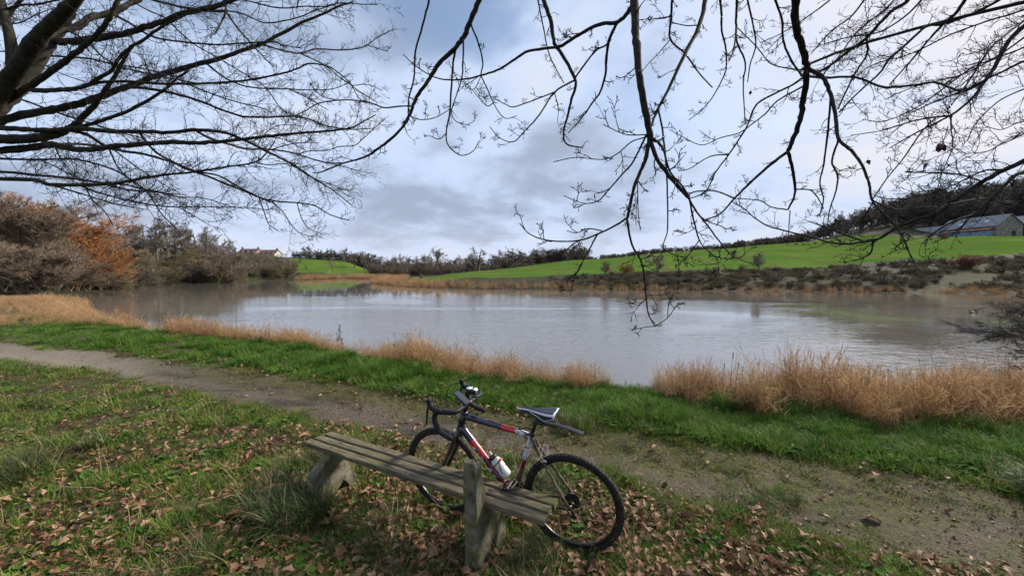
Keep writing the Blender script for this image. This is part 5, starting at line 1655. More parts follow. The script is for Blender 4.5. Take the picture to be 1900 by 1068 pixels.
# ------------------------------------------------------------------ grass, leaves, reeds
def blades(seed, n, h0, h1, rad, wid, lean, droop, k=3):
    """a tuft: n tapering blades"""
    rg = np.random.default_rng(seed)
    a = rg.uniform(0, 6.283, n); r = rad * np.sqrt(rg.uniform(0, 1, n))
    S = np.column_stack([r * np.cos(a), r * np.sin(a), np.full(n, -.01)])
    ha = a + rg.normal(0, .9, n)
    le = np.abs(rg.normal(lean, lean * .5, n))
    H = rg.uniform(h0, h1, n)
    D = unit(np.column_stack([np.cos(ha) * le, np.sin(ha) * le, np.ones(n)]))
    side = np.column_stack([-np.sin(ha), np.cos(ha), np.zeros(n)])
    V = np.zeros((n, k * 2 + 1, 3)); p = S.copy(); d = D.copy()
    dr = rg.uniform(.3, 1.5, n)[:, None] * droop
    for i in range(k + 1):
        w = wid * (1 - (i / k) ** 1.6) * .5
        if i < k:
            V[:, 2 * i] = p - side * w; V[:, 2 * i + 1] = p + side * w
        else:
            V[:, 2 * k] = p
        p = p + d * (H / k)[:, None]
        d = unit(d + np.column_stack([np.cos(ha), np.sin(ha), -np.ones(n) * .9]) * dr * (i + 1) / k)
    o = (np.arange(n) * (2 * k + 1))[:, None]
    Q = np.concatenate([o + np.array([[2 * i, 2 * i + 1, 2 * i + 3, 2 * i + 2]]) for i in range(k - 1)]) if k > 1 else np.zeros((0, 4), int)
    T = o + np.array([[2 * k - 2, 2 * k - 1, 2 * k]])
    return V.reshape(-1, 3), Q, T


def tuft_mesh(name, sets):
    """sets of (blade args, material)"""
    b = MB(); mats = []
    for args, m in sets:
        V, Q, T = blades(*args)
        if m not in mats:
            mats.append(m)
        i = mats.index(m)
        b.add(V, Q, T, i)
    return b.mesh(name, mats)


G_A = leafy('meadow_grass_blades', [(.034, .07, .011), (.065, .125, .016), (.10, .17, .022), (.15, .20, .033), (.17, .165, .05)], .65, .3, spec=.12)
G_B = leafy('lush_bank_grass_blades', [(.026, .075, .010), (.05, .125, .015), (.085, .17, .02), (.13, .215, .034)], .65, .3, spec=.12)
G_DRY = leafy('dry_grass_blades', [(.22, .16, .08), (.32, .25, .13), (.16, .11, .055)], .6, .25)
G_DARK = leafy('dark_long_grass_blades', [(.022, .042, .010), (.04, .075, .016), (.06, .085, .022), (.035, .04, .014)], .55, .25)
G_WEED = leafy('ground_ivy_leaves', [(.03, .085, .014), (.055, .12, .022), (.075, .14, .03)], .8, .2, spec=.03)
G_MOSS = leafy('moss_tips', [(.05, .055, .012), (.10, .11, .022), (.13, .12, .035)], .8, .1)
R_STEM = leafy('dry_reed_stems', [(.28, .135, .06), (.42, .235, .11), (.36, .18, .085), (.19, .09, .045), (.48, .31, .17)], .7, .25, spec=.1)
R_PALE = leafy('pale_reed_leaves', [(.43, .265, .13), (.54, .37, .20), (.33, .185, .09)], .7, .3, spec=.1)
R_DARK = leafy('brown_dead_stalks', [(.08, .055, .04), (.14, .09, .06), (.05, .04, .03)], .7, .1)

SRC_GRASS = [source('source_grass_' + c, tuft_mesh('grass_tuft', s)) for c, s in (
    ('a', [((1, 46, .025, .075, .085, .0045, .75, .5), G_A), ((2, 2, .03, .08, .08, .004, .9, .5), G_DRY)]),
    ('b', [((3, 40, .03, .095, .085, .0048, .7, .55), G_A), ((4, 2, .04, .10, .06, .004, .6, .5), G_DRY)]),
    ('c', [((5, 44, .02, .06, .09, .005, .95, .5), G_A), ((6, 4, .03, .07, .09, .004, 1.0, .6), G_DRY)]),
    ('d', [((7, 50, .08, .20, .075, .0065, .5, .65), G_B)]),
    ('e', [((8, 46, .06, .16, .085, .0068, .65, .7), G_B), ((9, 3, .08, .16, .07, .005, .6, .6), G_DRY)]),
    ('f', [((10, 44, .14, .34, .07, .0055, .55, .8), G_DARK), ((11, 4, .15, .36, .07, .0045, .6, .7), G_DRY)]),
    ('g', [((12, 9, .12, .40, .08, .0035, .8, .6), G_DRY), ((13, 14, .06, .16, .08, .005, .7, .6), G_A)]),
    ('h', [((14, 60, .006, .022, .07, .005, .9, .3, 2), G_MOSS), ((15, 7, .012, .04, .07, .004, .8, .4, 2), G_A)]))]


def weed_mesh(seed):
    rg = np.random.default_rng(seed); b = MB()
    for k in range(16):
        a = rg.uniform(0, 6.28); r = rg.uniform(.0, .07); c = np.array([r * math.cos(a), r * math.sin(a), rg.uniform(.012, .045)])
        s = rg.uniform(.010, .022); t = rg.uniform(0, 6.28); nrm = unit(np.array([rg.normal(0, .35), rg.normal(0, .35), 1.0])); u = unit(np.cross(nrm, [math.cos(t), math.sin(t), 0])); w = np.cross(nrm, u)
        ang = np.arange(7) * 2 * math.pi / 7
        V = np.vstack([c + s * (np.cos(ang)[:, None] * u + np.sin(ang)[:, None] * w) + nrm * .003, c])
        b.add(V, (), [[i, (i + 1) % 7, 7] for i in range(7)])
        b.tube([c, (c[0] * .6, c[1] * .6, -.01)], .001, 3, False)
    return b.mesh('weed', [G_WEED])


SRC_GRASS.append(source('source_weed', weed_mesh(5)))


def litter(x, y):
    """how much of the ground the fallen leaves cover, 0..1"""
    n = fbm(x * 1.15 + 3.3, y * 1.7 + 1.1, 61, 4)
    v = smooth(.39, .57, n) * .92
    v = np.maximum(v, .95 * np.exp(-(((x - .75) / .75) ** 2 + ((y - 2.75) / .5) ** 2)))
    v = np.maximum(v, .8 * np.exp(-(((x + 1.1) / 1.3) ** 2 + ((y - 3.75) / .45) ** 2)))
    v = np.maximum(v, .75 * np.exp(-(((x - 1.2) / 1.2) ** 2 + ((y - 2.2) / .5) ** 2)))
    v = np.maximum(v, .7 * np.exp(-(((x + .3) / 1.2) ** 2 + ((y - 1.9) / .45) ** 2)))
    v = np.maximum(v, .6 * np.exp(-(((x + 1.6) / .8) ** 2 + ((y - 2.6) / .8) ** 2)))
    pf = path_f(x, y)
    v = v * (1 - .90 * smooth(-.02, .25, pf))
    far = np.interp(x, _pf[:, 0], _pf[:, 1])
    bank = smooth(0, .35, y - far)
    v = v * (1 - bank * .72)
    v = np.maximum(v, .55 * bank * smooth(.55, .64, fbm(x * 1.3, y * 1.3, 77)) * (1 - smooth(.9, 1.5, y - far)))
    return v * (1 - smooth(9, 14, y))


def pick(P, keep):
    return P[rng.random(len(P)) < keep]


def sample(n, r0, r1, a0=-66, a1=66):
    r = np.exp(rng.uniform(math.log(r0), math.log(r1), n)); a = np.radians(rng.uniform(a0, a1, n))
    return np.column_stack([r * np.sin(a), r * np.cos(a)])


def clear_of_bench(P):
    q = P - B_MID
    u = q @ B_DIR; v = q @ B_PERP
    s1 = (np.abs(u - (B_LEN / 2 - .45)) < .075) & (v > -.25) & (v < .19)
    s2 = (np.abs(u - (-B_LEN / 2 + .272)) < .085) & (v > -.31) & (v < .19)
    return ~(s1 | s2)


def clear_of_bike(P):
    """strip the wheels stand on"""
    q = P - np.array([BX, BY]); u = -(q[:, 0] * -_c + q[:, 1] * _s); u = q[:, 0] * -_c + q[:, 1] * _s; v = q[:, 0] * -_s + q[:, 1] * -_c
    return ~((np.abs(v) < .05) & (u > -.34) & (u < 1.36))


def ground_frame(P, tilt=.25):
    z = height(P[:, 0], P[:, 1]); n = len(P)
    rot = np.column_stack([rng.normal(0, tilt, n), rng.normal(0, tilt, n), rng.uniform(0, 6.283, n)])
    return np.column_stack([P, z]), rot


# --- grass
C = sample(105000, .9, 24)
C = C[clear_of_bench(C)]
sd_ = lake_sd(C[:, 0], C[:, 1]); pf_ = path_f(C[:, 0], C[:, 1]); lit = litter(C[:, 0], C[:, 1])
far_e = np.interp(C[:, 0], _pf[:, 0], _pf[:, 1])
bank = smooth(-.02, .3, C[:, 1] - far_e)
noise_g = fbm(C[:, 0] * 1.3, C[:, 1] * 1.3, 91)
keep = (1 - lit * .80) * np.where(bank > .5, .5 + .5 * smooth(.34, .5, noise_g), .35 + .65 * smooth(.38, .55, noise_g))
keep *= np.where(pf_ > 0, .05 + .2 * (pf_ < .12) + .16 * smooth(.5, 2.5, C[:, 0]) * smooth(.4, .6, noise_g), 1.0)
keep *= smooth(.45, .75, sd_)
ok = rng.random(len(C)) < keep
C, bank, pf_, sd_, noise_g = C[ok], bank[ok], pf_[ok], sd_[ok], noise_g[ok]
dist = np.hypot(C[:, 0], C[:, 1])
P, rot = ground_frame(C, .16)
idx = rng.choice([0, 1, 2, 0, 1, 2, 8, 6], len(C), p=[.2, .2, .15, .14, .13, .11, .05, .02])
bk = bank > rng.uniform(.3, .7, len(C))
idx = np.where(bk, rng.choice([3, 4, 1, 4], len(C)), idx)
far_e = np.interp(C[:, 0], _pf[:, 0], _pf[:, 1])
lowband = bk & (C[:, 1] - far_e < .45)
idx = np.where(lowband, rng.choice([1, 0, 4, 8], len(C)), idx)
scl = rng.uniform(.75, 1.25, len(C)) * (1 + .25 * smooth(2, 9, dist))
scl *= np.where(bk & ~lowband, .58 + .62 * smooth(.42, .68, fbm(C[:, 0] * 1.3, C[:, 1] * 1.3, 15)), 1.0)
scl *= np.where(pf_ > 0, .6, 1.0)
idx = np.where((pf_ > -.05) & (idx == 8), 0, idx)
idx = np.where(pf_ > .1, rng.choice([7, 0, 2], len(C)), idx)
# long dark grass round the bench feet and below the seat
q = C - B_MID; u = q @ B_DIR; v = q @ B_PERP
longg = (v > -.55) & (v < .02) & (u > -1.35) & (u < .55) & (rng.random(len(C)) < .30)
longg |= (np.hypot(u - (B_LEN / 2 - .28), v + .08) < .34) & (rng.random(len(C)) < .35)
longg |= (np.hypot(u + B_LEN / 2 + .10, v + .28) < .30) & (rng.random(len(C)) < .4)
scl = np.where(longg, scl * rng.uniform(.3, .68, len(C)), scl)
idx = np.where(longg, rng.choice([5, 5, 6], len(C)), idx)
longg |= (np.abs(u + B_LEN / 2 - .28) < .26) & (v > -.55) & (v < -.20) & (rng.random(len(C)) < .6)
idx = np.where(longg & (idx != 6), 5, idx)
tallc = (~bk) & (~longg) & (noise_g > .66) & (dist < 7)
idx = np.where(tallc, rng.choice([5, 6, 1, 3], len(C)), idx)
scl = np.where(tallc, scl * .8, scl)
scatter('grass', P, rot, scl, idx, SRC_GRASS, 'green grass over the meadow and the lake bank', 'grass')
# --- moss on the path
C = sample(26000, 1.0, 13, -62, 62)
pf_ = path_f(C[:, 0], C[:, 1]); mo = fbm(C[:, 0] * .9, C[:, 1] * 1.6, 23)
far_d = np.interp(C[:, 0], _pf[:, 0], _pf[:, 1]) - C[:, 1]
keep = (pf_ > 0) * np.clip(smooth(.46, .62, mo + .05 * smooth(-2, 4, C[:, 0])) * .7 * smooth(-.5, 2.5, C[:, 0]) + .85 * smooth(.8, .2, far_d) * smooth(-9, -4, C[:, 0]) + .5 * smooth(.3, .05, pf_), 0, 1)
C = C[rng.random(len(C)) < keep]
P, rot = ground_frame(C, .1)
scatter('moss', P, rot, rng.uniform(.7, 1.5, len(C)), np.full(len(C), 7), SRC_GRASS, 'low olive moss along the edges of the path', 'moss')

# --- fallen leaves
def leaf_mesh(seed, kind):
    rg = np.random.default_rng(seed)
    L = 1.0
    n = 7
    t = np.linspace(0, 1, n)
    if kind == 'oak':
        w = np.array([.05, .16, .24, .20, .30, .22, .03]) * (1 + rg.normal(0, .08, n))
    elif kind == 'maple':
        w = np.array([.06, .34, .46, .22, .36, .16, .02]) * (1 + rg.normal(0, .1, n))
    else:
        w = np.array([.02, .15, .25, .29, .25, .15, .01])
    curl = rg.uniform(.2, .9); bend = rg.normal(0, .5); tw = rg.normal(0, .5)
    V = []
    for i in range(n):
        x = t[i] - .5; z = bend * (t[i] - .5) ** 2 + .05 * math.sin(5 * t[i] + seed)
        for s in (-1, 0, 1):
            V.append((x + (.05 * rg.normal() if s else 0) + (.08 * abs(s) * (1 if i % 2 else -.3)), s * w[i] * (1 - .12 * curl), z + abs(s) * w[i] * curl + s * tw * w[i] * (t[i] - .5)))
    V = np.array(V); V[:, 2] -= V[:, 2].min()
    Q = []
    for i in range(n - 1):
        for s in (0, 1):
            Q.append([i * 3 + s, (i + 1) * 3 + s, (i + 1) * 3 + s + 1, i * 3 + s + 1])
    b = MB(); b.add(V, Q)
    b.tube([(-.5, 0, V[1][2]), (-.62, .01, V[1][2] + .03), (-.72, .03, V[1][2])], .012, 3, False)
    return b.mesh('fallen_leaf', [L_MAT])


L_MAT = leafy('dry_fallen_leaf', [(.08, .036, .017), (.18, .08, .037), (.27, .134, .064), (.35, .195, .105), (.45, .30, .185), (.22, .088, .036)], .65, .18, 14)
LEAVES = [leaf_mesh(200 + k, kd) for k, kd in enumerate(('oak', 'oak', 'maple', 'oak', 'maple', 'plain', 'oak', 'maple'))]
SRC_LEAF = [source('source_leaf', me) for me in LEAVES]
C = sample(60000, .8, 12)
C = C[clear_of_bench(C) & clear_of_bike(C)]
lit = litter(C[:, 0], C[:, 1]); sd_ = lake_sd(C[:, 0], C[:, 1])
base = np.where(path_f(C[:, 0], C[:, 1]) > 0, .006, .06)
dist = np.hypot(C[:, 0], C[:, 1])
keep = np.maximum(lit * .85, base * 2.4) * (sd_ > 1.4)
ok = rng.random(len(C)) < keep
C = C[ok]
P, rot = ground_frame(C, .27)
n = len(C)
size = rng.uniform(.026, .074, n) * np.where(rng.random(n) < .06, 1.45, 1) * (1 - .15 * smooth(3, 8, np.hypot(C[:, 0], C[:, 1])))
P[:, 2] += rng.uniform(.0, .045, n)
# the leaves that show largest are things of their own
vis = (np.abs(C[:, 0] / C[:, 1]) < 1.34) & (C[:, 1] > 2.22)
order = np.argsort(np.where(vis, -size / np.hypot(C[:, 0], C[:, 1]), 0))
near_i = order[:300]
rest = np.setdiff1d(np.arange(n), near_i)
for i in near_i:
    o = link('fallen_leaf', LEAVES[int(rng.integers(8))])
    o.location = P[i]; o.rotation_euler = rot[i]; o.scale = (size[i],) * 3
    tag(o, 'curled dry brown leaf lying loose in the foreground grass', 'leaf', 'fallen leaves in the foreground')
scatter('leaf_litter', P[rest], rot[rest], size[rest], rng.integers(0, 8, len(rest)), SRC_LEAF, 'brown fallen leaves strewn over grass and path edges', 'leaves')
# crumbs of leaf and gravel on the path
C = sample(30000, 1.2, 12, -60, 60); pf_ = path_f(C[:, 0], C[:, 1])
C = C[(pf_ > -.15) & (rng.random(len(C)) < .2 + .55 * smooth(.5, .62, fbm(C[:, 0] * .8, C[:, 1] * 1.4, 44)))]
P, rot = ground_frame(C, .4); P[:, 2] += .003
scatter('leaf_crumbs', P, rot, rng.uniform(.012, .032, len(C)), rng.integers(0, 8, len(C)), SRC_LEAF, 'crumbled leaf bits and grit on the path', 'leaf crumbs')


# --- reeds
def reed_mesh(seed, n, h0, h1, rad, lean, dead=.1, plume=True):
    rg = np.random.default_rng(seed); b = MB(); segs = []; leaf = []
    a = rg.uniform(0, 6.283, n); r = rad * np.sqrt(rg.uniform(0, 1, n))
    S = np.column_stack([r * np.cos(a), r * np.sin(a), np.full(n, -.03)])
    D = unit(np.column_stack([np.cos(a) * np.abs(rg.normal(0, lean, n)), np.sin(a) * np.abs(rg.normal(0, lean, n)), np.ones(n)]))
    H = rg.uniform(h0, h1, n)
    P, R = grow(S, D, H, np.full(n, .0032), 5, .04, -.01, rg)
    V, Q = prisms(*seg_of(P, np.maximum(R, .0014)), 3); b.add(V, Q, (), np.tile(np.repeat((rg.random(n) < .22) * 2, 5), 3))
    # leaves along the stems
    lv = 2
    s = spawn(P, R, lv, .25, 1.0, .7, .45, 1, rg, H, .3)
    P2, _ = grow(s[0], s[1], s[2], s[3], 3, .12, -.08, rg)
    w = np.array([.0035, .0045, .003, .0004])
    sd = unit(np.cross(P2[:, 1] - P2[:, 0], rg.normal(0, 1, (len(P2), 3))))
    VV = np.stack([P2 - sd[:, None] * w[None, :, None], P2 + sd[:, None] * w[None, :, None]], 2).reshape(len(P2), 8, 3)
    o = (np.arange(len(P2)) * 8)[:, None]
    b.add(VV.reshape(-1, 3), np.concatenate([o + np.array([[2 * i, 2 * i + 1, 2 * i + 3, 2 * i + 2]]) for i in range(3)]), (), 1)
    if plume:
        k = rg.random(n) < .6
        e = P[k, -1]; d = unit(P[k, -1] - P[k, -2])
        m = len(e)
        if m:
            S3 = np.repeat(e, 12, 0); t = np.tile(np.linspace(-.09, .03, 12), m)[:, None]; d3 = np.repeat(d, 12, 0)
            S3 = S3 + d3 * t; D3 = unit(d3 + rg.normal(0, .45, S3.shape)); E3 = S3 + D3 * rg.uniform(.02, .055, (len(S3), 1)) + np.array([0, 0, -.008])
            V, Q = prisms(S3, E3, np.full(len(S3), .0018), np.full(len(S3), .0008), 3); b.add(V, Q, (), 1)
    return b.mesh('reed_clump', [R_STEM, R_PALE, R_DARK])


SRC_REED = [source('source_reed', reed_mesh(300 + k, 24, *a)) for k, a in enumerate(((.30, .75, .24, .14), (.35, .95, .22, .12), (.2, .55, .26, .28), (.45, 1.15, .2, .10)))]
C = np.column_stack([rng.uniform(-42, 13, 40000), rng.uniform(3.5, 36, 40000)])
sd_ = lake_sd(C[:, 0], C[:, 1]); px = C[:, 0] / C[:, 1] * FPX + 950
# where the reeds stand thick along the near shore, by bearing
dens = np.interp(px, [-200, 250, 330, 420, 560, 640, 660, 700, 760, 800, 860, 960, 1050, 1075, 1120, 1135, 1190, 1215, 1300, 1900, 2100], [1, 1, .9, .8, .8, .6, .35, .8, 1, 1, .85, .75, .55, .8, .6, .0, .0, .7, 1, 1, 1])
hgt = np.interp(px, [-200, 250, 330, 560, 640, 700, 735, 770, 800, 830, 870, 1000, 1050, 1075, 1120, 1200, 1240, 1330, 1500, 1700, 1850, 2000], [.75, .8, .78, .8, .62, .65, .85, 1.15, 1.05, .8, .85, .72, .62, .85, .62, .35, .85, .98, 1.1, 1.1, 1.05, 1.0])
wide = np.interp(px, [0, 250, 330, 600, 1200, 1250, 2000], [9, 5, 1.8, 1.75, 1.8, 2.35, 2.45])
wide = np.where((px < 330) & (C[:, 1] < 12.4 + .25 * fbm(C[:, 0], C[:, 1], 4)), 0, wide)
ok = (sd_ > -.35) & (sd_ < wide * (.55 + .75 * fbm(C[:, 0] * 1.3, C[:, 1] * 1.3, 19))) & (rng.random(len(C)) < dens) & (C[:, 1] < 34)
# thin with distance
ok &= (fbm(C[:, 0] * 2.4, C[:, 1] * 2.4, 29) > np.interp(np.hypot(C[:, 0], C[:, 1]), [6, 14], [.40, .30]))
ok &= rng.random(len(C)) < np.interp(np.hypot(C[:, 0], C[:, 1]), [4, 9, 15, 30, 45], [1, 1, .9, .75, .6])
C = C[ok]; hgt = hgt[ok]; sd_ = sd_[ok]
# more points close by
def shore_pts(n, x0, x1):
    k = [(5.2, 6.4), (3.6, 6.9), (2.2, 7.4), (.9, 7.7), (-.6, 8.4), (-2.2, 9.3), (-5.2, 11), (-8, 12.1), (-11, 13.2)]
    k = [(11.5, 6.9), (8.5, 6.3)] + k
    k = np.array(k); L = np.concatenate([[0], np.cumsum(np.hypot(*np.diff(k, axis=0).T))])
    t = rng.uniform(0, L[-1], n); X = np.interp(t, L, k[:, 0]); Y = np.interp(t, L, k[:, 1])
    return np.column_stack([X + rng.uniform(-.3, .3, n), Y - rng.uniform(-.35, 2.5, n)])
E2 = shore_pts(3700, 0, 0); s2 = lake_sd(E2[:, 0], E2[:, 1]); px2 = E2[:, 0] / E2[:, 1] * FPX + 950
d2 = np.interp(px2, [-200, 250, 330, 420, 560, 640, 660, 700, 760, 800, 860, 960, 1050, 1075, 1120, 1135, 1190, 1215, 1300, 1900, 2100], [1, 1, .9, .85, .8, .65, .5, .8, 1, 1, .9, .85, .75, .9, .8, .0, .0, .6, 1, 1, 1])
h2 = np.interp(px2, [-200, 250, 330, 560, 640, 700, 735, 770, 800, 830, 870, 1000, 1050, 1075, 1120, 1200, 1240, 1330, 1500, 1700, 1850, 2000], [.75, .8, .78, .8, .62, .65, .85, 1.15, 1.05, .8, .85, .72, .62, .85, .62, .35, .85, .98, 1.1, 1.1, 1.05, 1.0])
ok = (fbm(E2[:, 0] * 2.4, E2[:, 1] * 2.4, 29) > .36) & (s2 > -.35) & (s2 < np.interp(px2, [600, 1200, 1250], [1.6, 1.7, 2.3]) * (.55 + .75 * fbm(E2[:, 0] * 1.3, E2[:, 1] * 1.3, 19))) & (rng.random(len(E2)) < d2)
C = np.vstack([C, E2[ok]]); hgt = np.concatenate([hgt, h2[ok]]); sd_ = np.concatenate([sd_, s2[ok]])
P, rot = ground_frame(C, .09)
P[:, 2] = np.maximum(P[:, 2], WATER_Z - .1)
scl = hgt * rng.uniform(.6, 1.2, len(C)) * (.55 + .45 * fbm(C[:, 0] * 2.2, C[:, 1] * 2.2, 66)) * np.interp(sd_, [.0, .9, 1.6, 2.3], [1, .95, .75, .5])
scatter('reeds', P, rot, scl, rng.choice([0, 1, 1, 3, 3, 2], len(C)), SRC_REED, 'tawny dry reeds along the near shore', 'reeds')
# far shore: reed point, meadow edge, foot of the right bank
C = np.column_stack([rng.uniform(-70, 130, 70000), rng.uniform(38, 150, 70000)])
C = C[(np.abs(C[:, 0] / C[:, 1]) < 1.9)]
sd_ = lake_sd(C[:, 0], C[:, 1]); px = C[:, 0] / C[:, 1] * FPX + 950
wide = np.interp(px, [540, 560, 640, 660, 700, 760, 900, 1060, 1100, 1500, 1520, 1690, 1760, 2200], [0, 3, 4, 7, 9, 5, 3.4, 2.6, 2.0, 1.3, 1.0, 1.2, 2.2, 2])
ok = (sd_ > -.6) & (sd_ < wide) & (px > 545) & (rng.random(len(C)) < np.interp(px, [545, 700, 1000, 1500, 1700, 1750, 2200], [1, 1, 1, .8, .8, 1, 1]))
C = C[ok]
P, rot = ground_frame(C, .15); P[:, 2] = np.maximum(P[:, 2], WATER_Z - .1)
scatter('far_reeds', P, rot, rng.uniform(.6, 1.3, len(C)) * np.interp(C[:, 0] / C[:, 1] * FPX + 950, [700, 760, 1100], [1.2, 1, .8]), rng.choice([0, 1, 2, 3], len(C)), SRC_REED, 'pale tan reeds lining the far shore and the reed point', 'reeds')

# --- single dead stalks in front of the water
def stalk(px, Y, h, label, seed, kids=8, curve=.08, head=False, r=.0065, m=None, group=None):
    rg = np.random.default_rng(seed)
    x = (px - 950) / FPX * Y; z = zat(x, Y) - .03
    t = empty('dead_stalk', (x, Y, z))
    P, R = grow(np.zeros((1, 3)), np.array([[rg.normal(0, curve), 0, 1.0]]), np.array([h]), np.array([r]), 9, curve * .6, .02, rg)
    V, Q = prisms(*seg_of(P, np.maximum(R, r * .45)), 5); link('stem', mesh_np('stem', V, Q, [m or R_DARK]), t)
    if kids:
        s = spawn(P, R, kids, .45, 1.0, .5, .22, .6, rg, np.array([h]), .3)
        P2, R2 = grow(*s, 3, .12, .03, rg); sg = [seg_of(P2, np.maximum(R2, .0032))]
        s = spawn(P2, R2, 7, .2, 1.0, .8, .2, 1, rg, s[2], .2)
        P3, R3 = grow(s[0], s[1], np.maximum(s[2], .02), s[3], 1, .1, 0, rg); sg.append((P3[:, 0], P3[:, 1], np.full(len(P3), .008), np.full(len(P3), .004)))
        V, Q = prisms(*cat_segs(sg), 3); link('seed_head', mesh_np('seed_head', V, Q, [m or R_DARK]), t)
    if head:
        e = P[0, -1]
        MB().lathe([(0, .003), (.005, .0065), (.10, .007), (.11, .002)], e - np.array([0, 0, .1]), e, 8).build('seed_head', R_DARK, t)
    tag(t, label, 'plant', group)


stalk(434, 11.9, 1.55, 'tall thin bare sapling standing in the left reeds', 1, 0, .015, r=.014)
stalk(446, 12.0, .8, 'branched dead weed leaning right of the tall sapling', 2, 9, .25)
stalk(400, 12.2, .65, 'short dead weed left of the tall sapling', 3, 8, .12)
stalk(355, 12.6, .75, 'thin dead weed farthest left among the reeds', 4, 5, .05)
stalk(555, 10.7, .55, 'low dead weed bent right over the water', 5, 9, .4)
stalk(618, 10.2, .95, 'dark seedy weed stalk in front of the open water, taller of two', 6, 12, .05)
stalk(634, 10.2, .80, 'dark seedy weed stalk just right of the taller one', 7, 12, .07)
stalk(745, 8.9, .85, 'dark seedy weed stalk at the left of the tall reed clump', 8, 10, .07)
stalk(848, 8.4, .95, 'pale thin grass stalk right of the tall reed clump', 9, 4, .04, r=.005, m=R_STEM)
stalk(862, 8.4, 1.0, 'tallest pale grass stalk right of the tall reed clump', 10, 4, .04, r=.005, m=R_STEM)
stalk(874, 8.3, .9, 'third pale grass stalk right of the tall reed clump', 11, 4, .05, r=.005, m=R_STEM)
stalk(1345, 6.1, .85, 'short dark reedmace stalk in the right reeds', 12, 0, .03, True)
stalk(1361, 6.0, 1.0, 'tallest dark reedmace stalk in the right reeds', 13, 0, .03, True)
stalk(1366, 6.1, .9, 'middle dark reedmace stalk in the right reeds', 14, 0, .05, True)
stalk(1165, 7.2, .62, 'thin bare stalk at the gap in the reeds', 15, 3, .05, r=.005)
stalk(1178, 7.2, .55, 'thin leaning stalk at the gap in the reeds', 16, 3, .15, r=.005)
# twigs dropped on the path
def ground_twig(px, py, ln, rot_, label, seed):
    p = on_level(px, py, 0); rg = np.random.default_rng(seed)
    P, R = grow(np.array([[-ln / 2, 0, .012]]), np.array([[1.0, 0, 0]]), np.array([ln]), np.array([.0045]), 6, .16, 0, rg)
    P[:, :, 2] = .010 + rg.uniform(0, .006, P.shape[:2])
    s = spawn(P, R, 2, .3, .8, .6, .4, .8, rg, np.array([ln]), .3); P2, R2 = grow(*s, 3, .15, 0, rg); P2[:, :, 2] = .011
    V, Q = prisms(*cat_segs([seg_of(P, R), seg_of(P2, R2)]), 5)
    o = link('fallen_twig', mesh_np('fallen_twig', V, Q, [T_TAN])); o.location = (p[0], p[1], zat(p[0], p[1])); o.rotation_euler = (0, 0, rot_)
    tag(o, label, 'twig')
ground_twig(706, 757, .32, .4, 'thin pale twig lying on the path behind the handlebars', 1)
ground_twig(1180, 850, .36, .1, 'pale twig on the path right of the saddle', 2)
ground_twig(1425, 912, .30, -.6, 'bent twig on the mossy right part of the path', 3)
# ------------------------------------------------------------------ farm buildings
def mk_stone(name, c0, c1, sc=1.4):
    m, nt, b = mat(name); g = NT(nt); o = g.obj()
    c = g.mix(g.ramp(g.noise(o, sc, 6, .65), .35, .65), c0, c1)
    g.put(c, b.inputs['Base Color']); b.inputs['Roughness'].default_value = .9; b.inputs['Specular IOR Level'].default_value = .2
    return m


H_STONE = mk_stone('grey_brown_rubble_stone', (.15, .13, .11), (.30, .27, .23))
H_SLATE = mk_stone('weathered_grey_slates', (.16, .165, .185), (.25, .255, .275))
H_BLUE = mk_stone('faded_blue_sheeting', (.13, .19, .27), (.24, .32, .42))
H_RUST = mk_stone('rusty_red_roof_sheet', (.28, .10, .06), (.42, .17, .10))
H_DARK = mk_stone('dark_timber', (.03, .025, .024), (.06, .05, .045))
H_SKYL = mk_stone('pale_roof_sheet', (.38, .42, .47), (.5, .54, .58))
H_WHITE = mk_stone('white_render', (.36, .34, .32), (.44, .42, .40))
H_TILE = mk_stone('brown_roof_tiles', (.10, .065, .055), (.17, .11, .095))
H_BRICK = mk_stone('dull_brick', (.20, .14, .11), (.28, .20, .16))


def gabled(name, x0, x1, y0, y1, z0, eave, ridge, axis, wall_m, roof_m, label, over=.35):
    """axis 'y': ridge runs along y"""
    t = empty(name, ((x0 + x1) / 2, (y0 + y1) / 2, z0))
    cx, cy = (x1 - x0) / 2, (y1 - y0) / 2
    sw = (lambda p: p) if axis == 'y' else (lambda p: (p[1], p[0], p[2]))
    hx, hy = (cx, cy) if axis == 'y' else (cy, cx)
    V = [sw(p) for p in [(-hx, -hy, -1), (hx, -hy, -1), (hx, hy, -1), (-hx, hy, -1), (-hx, -hy, eave), (hx, -hy, eave), (hx, hy, eave), (-hx, hy, eave), (0, -hy, ridge), (0, hy, ridge)]]
    b = MB(); b.add(V, [[0, 1, 5, 4], [1, 2, 6, 5], [2, 3, 7, 6], [3, 0, 4, 7]], [[4, 5, 8], [6, 7, 9]]); b.build('wall', wall_m, t)
    sl = (ridge - eave) / hx
    for s in (-1, 1):
        ex = hx + over; ez = eave - over * sl
        q = [(0, -hy - over, ridge + .12), (0, hy + over, ridge + .12), (s * ex, hy + over, ez + .12), (s * ex, -hy - over, ez + .12)]
        q2 = [(p[0], p[1], p[2] - .14) for p in q]
        b = MB(); b.add([sw(p) for p in q + q2], [[0, 1, 2, 3], [7, 6, 5, 4], [0, 3, 7, 4], [1, 5, 6, 2], [3, 2, 6, 7], [0, 4, 5, 1]]); r = b.build('roof_slope', roof_m, t)
    tag(t, label, 'building')
    return t


zb = 10.6
barn = gabled('stone_barn', 136.6, 144.0, 107, 121.5, zb, 3.9, 6.9, 'y', H_STONE, H_SLATE, 'long grey stone barn with slate roof below the wooded hill')
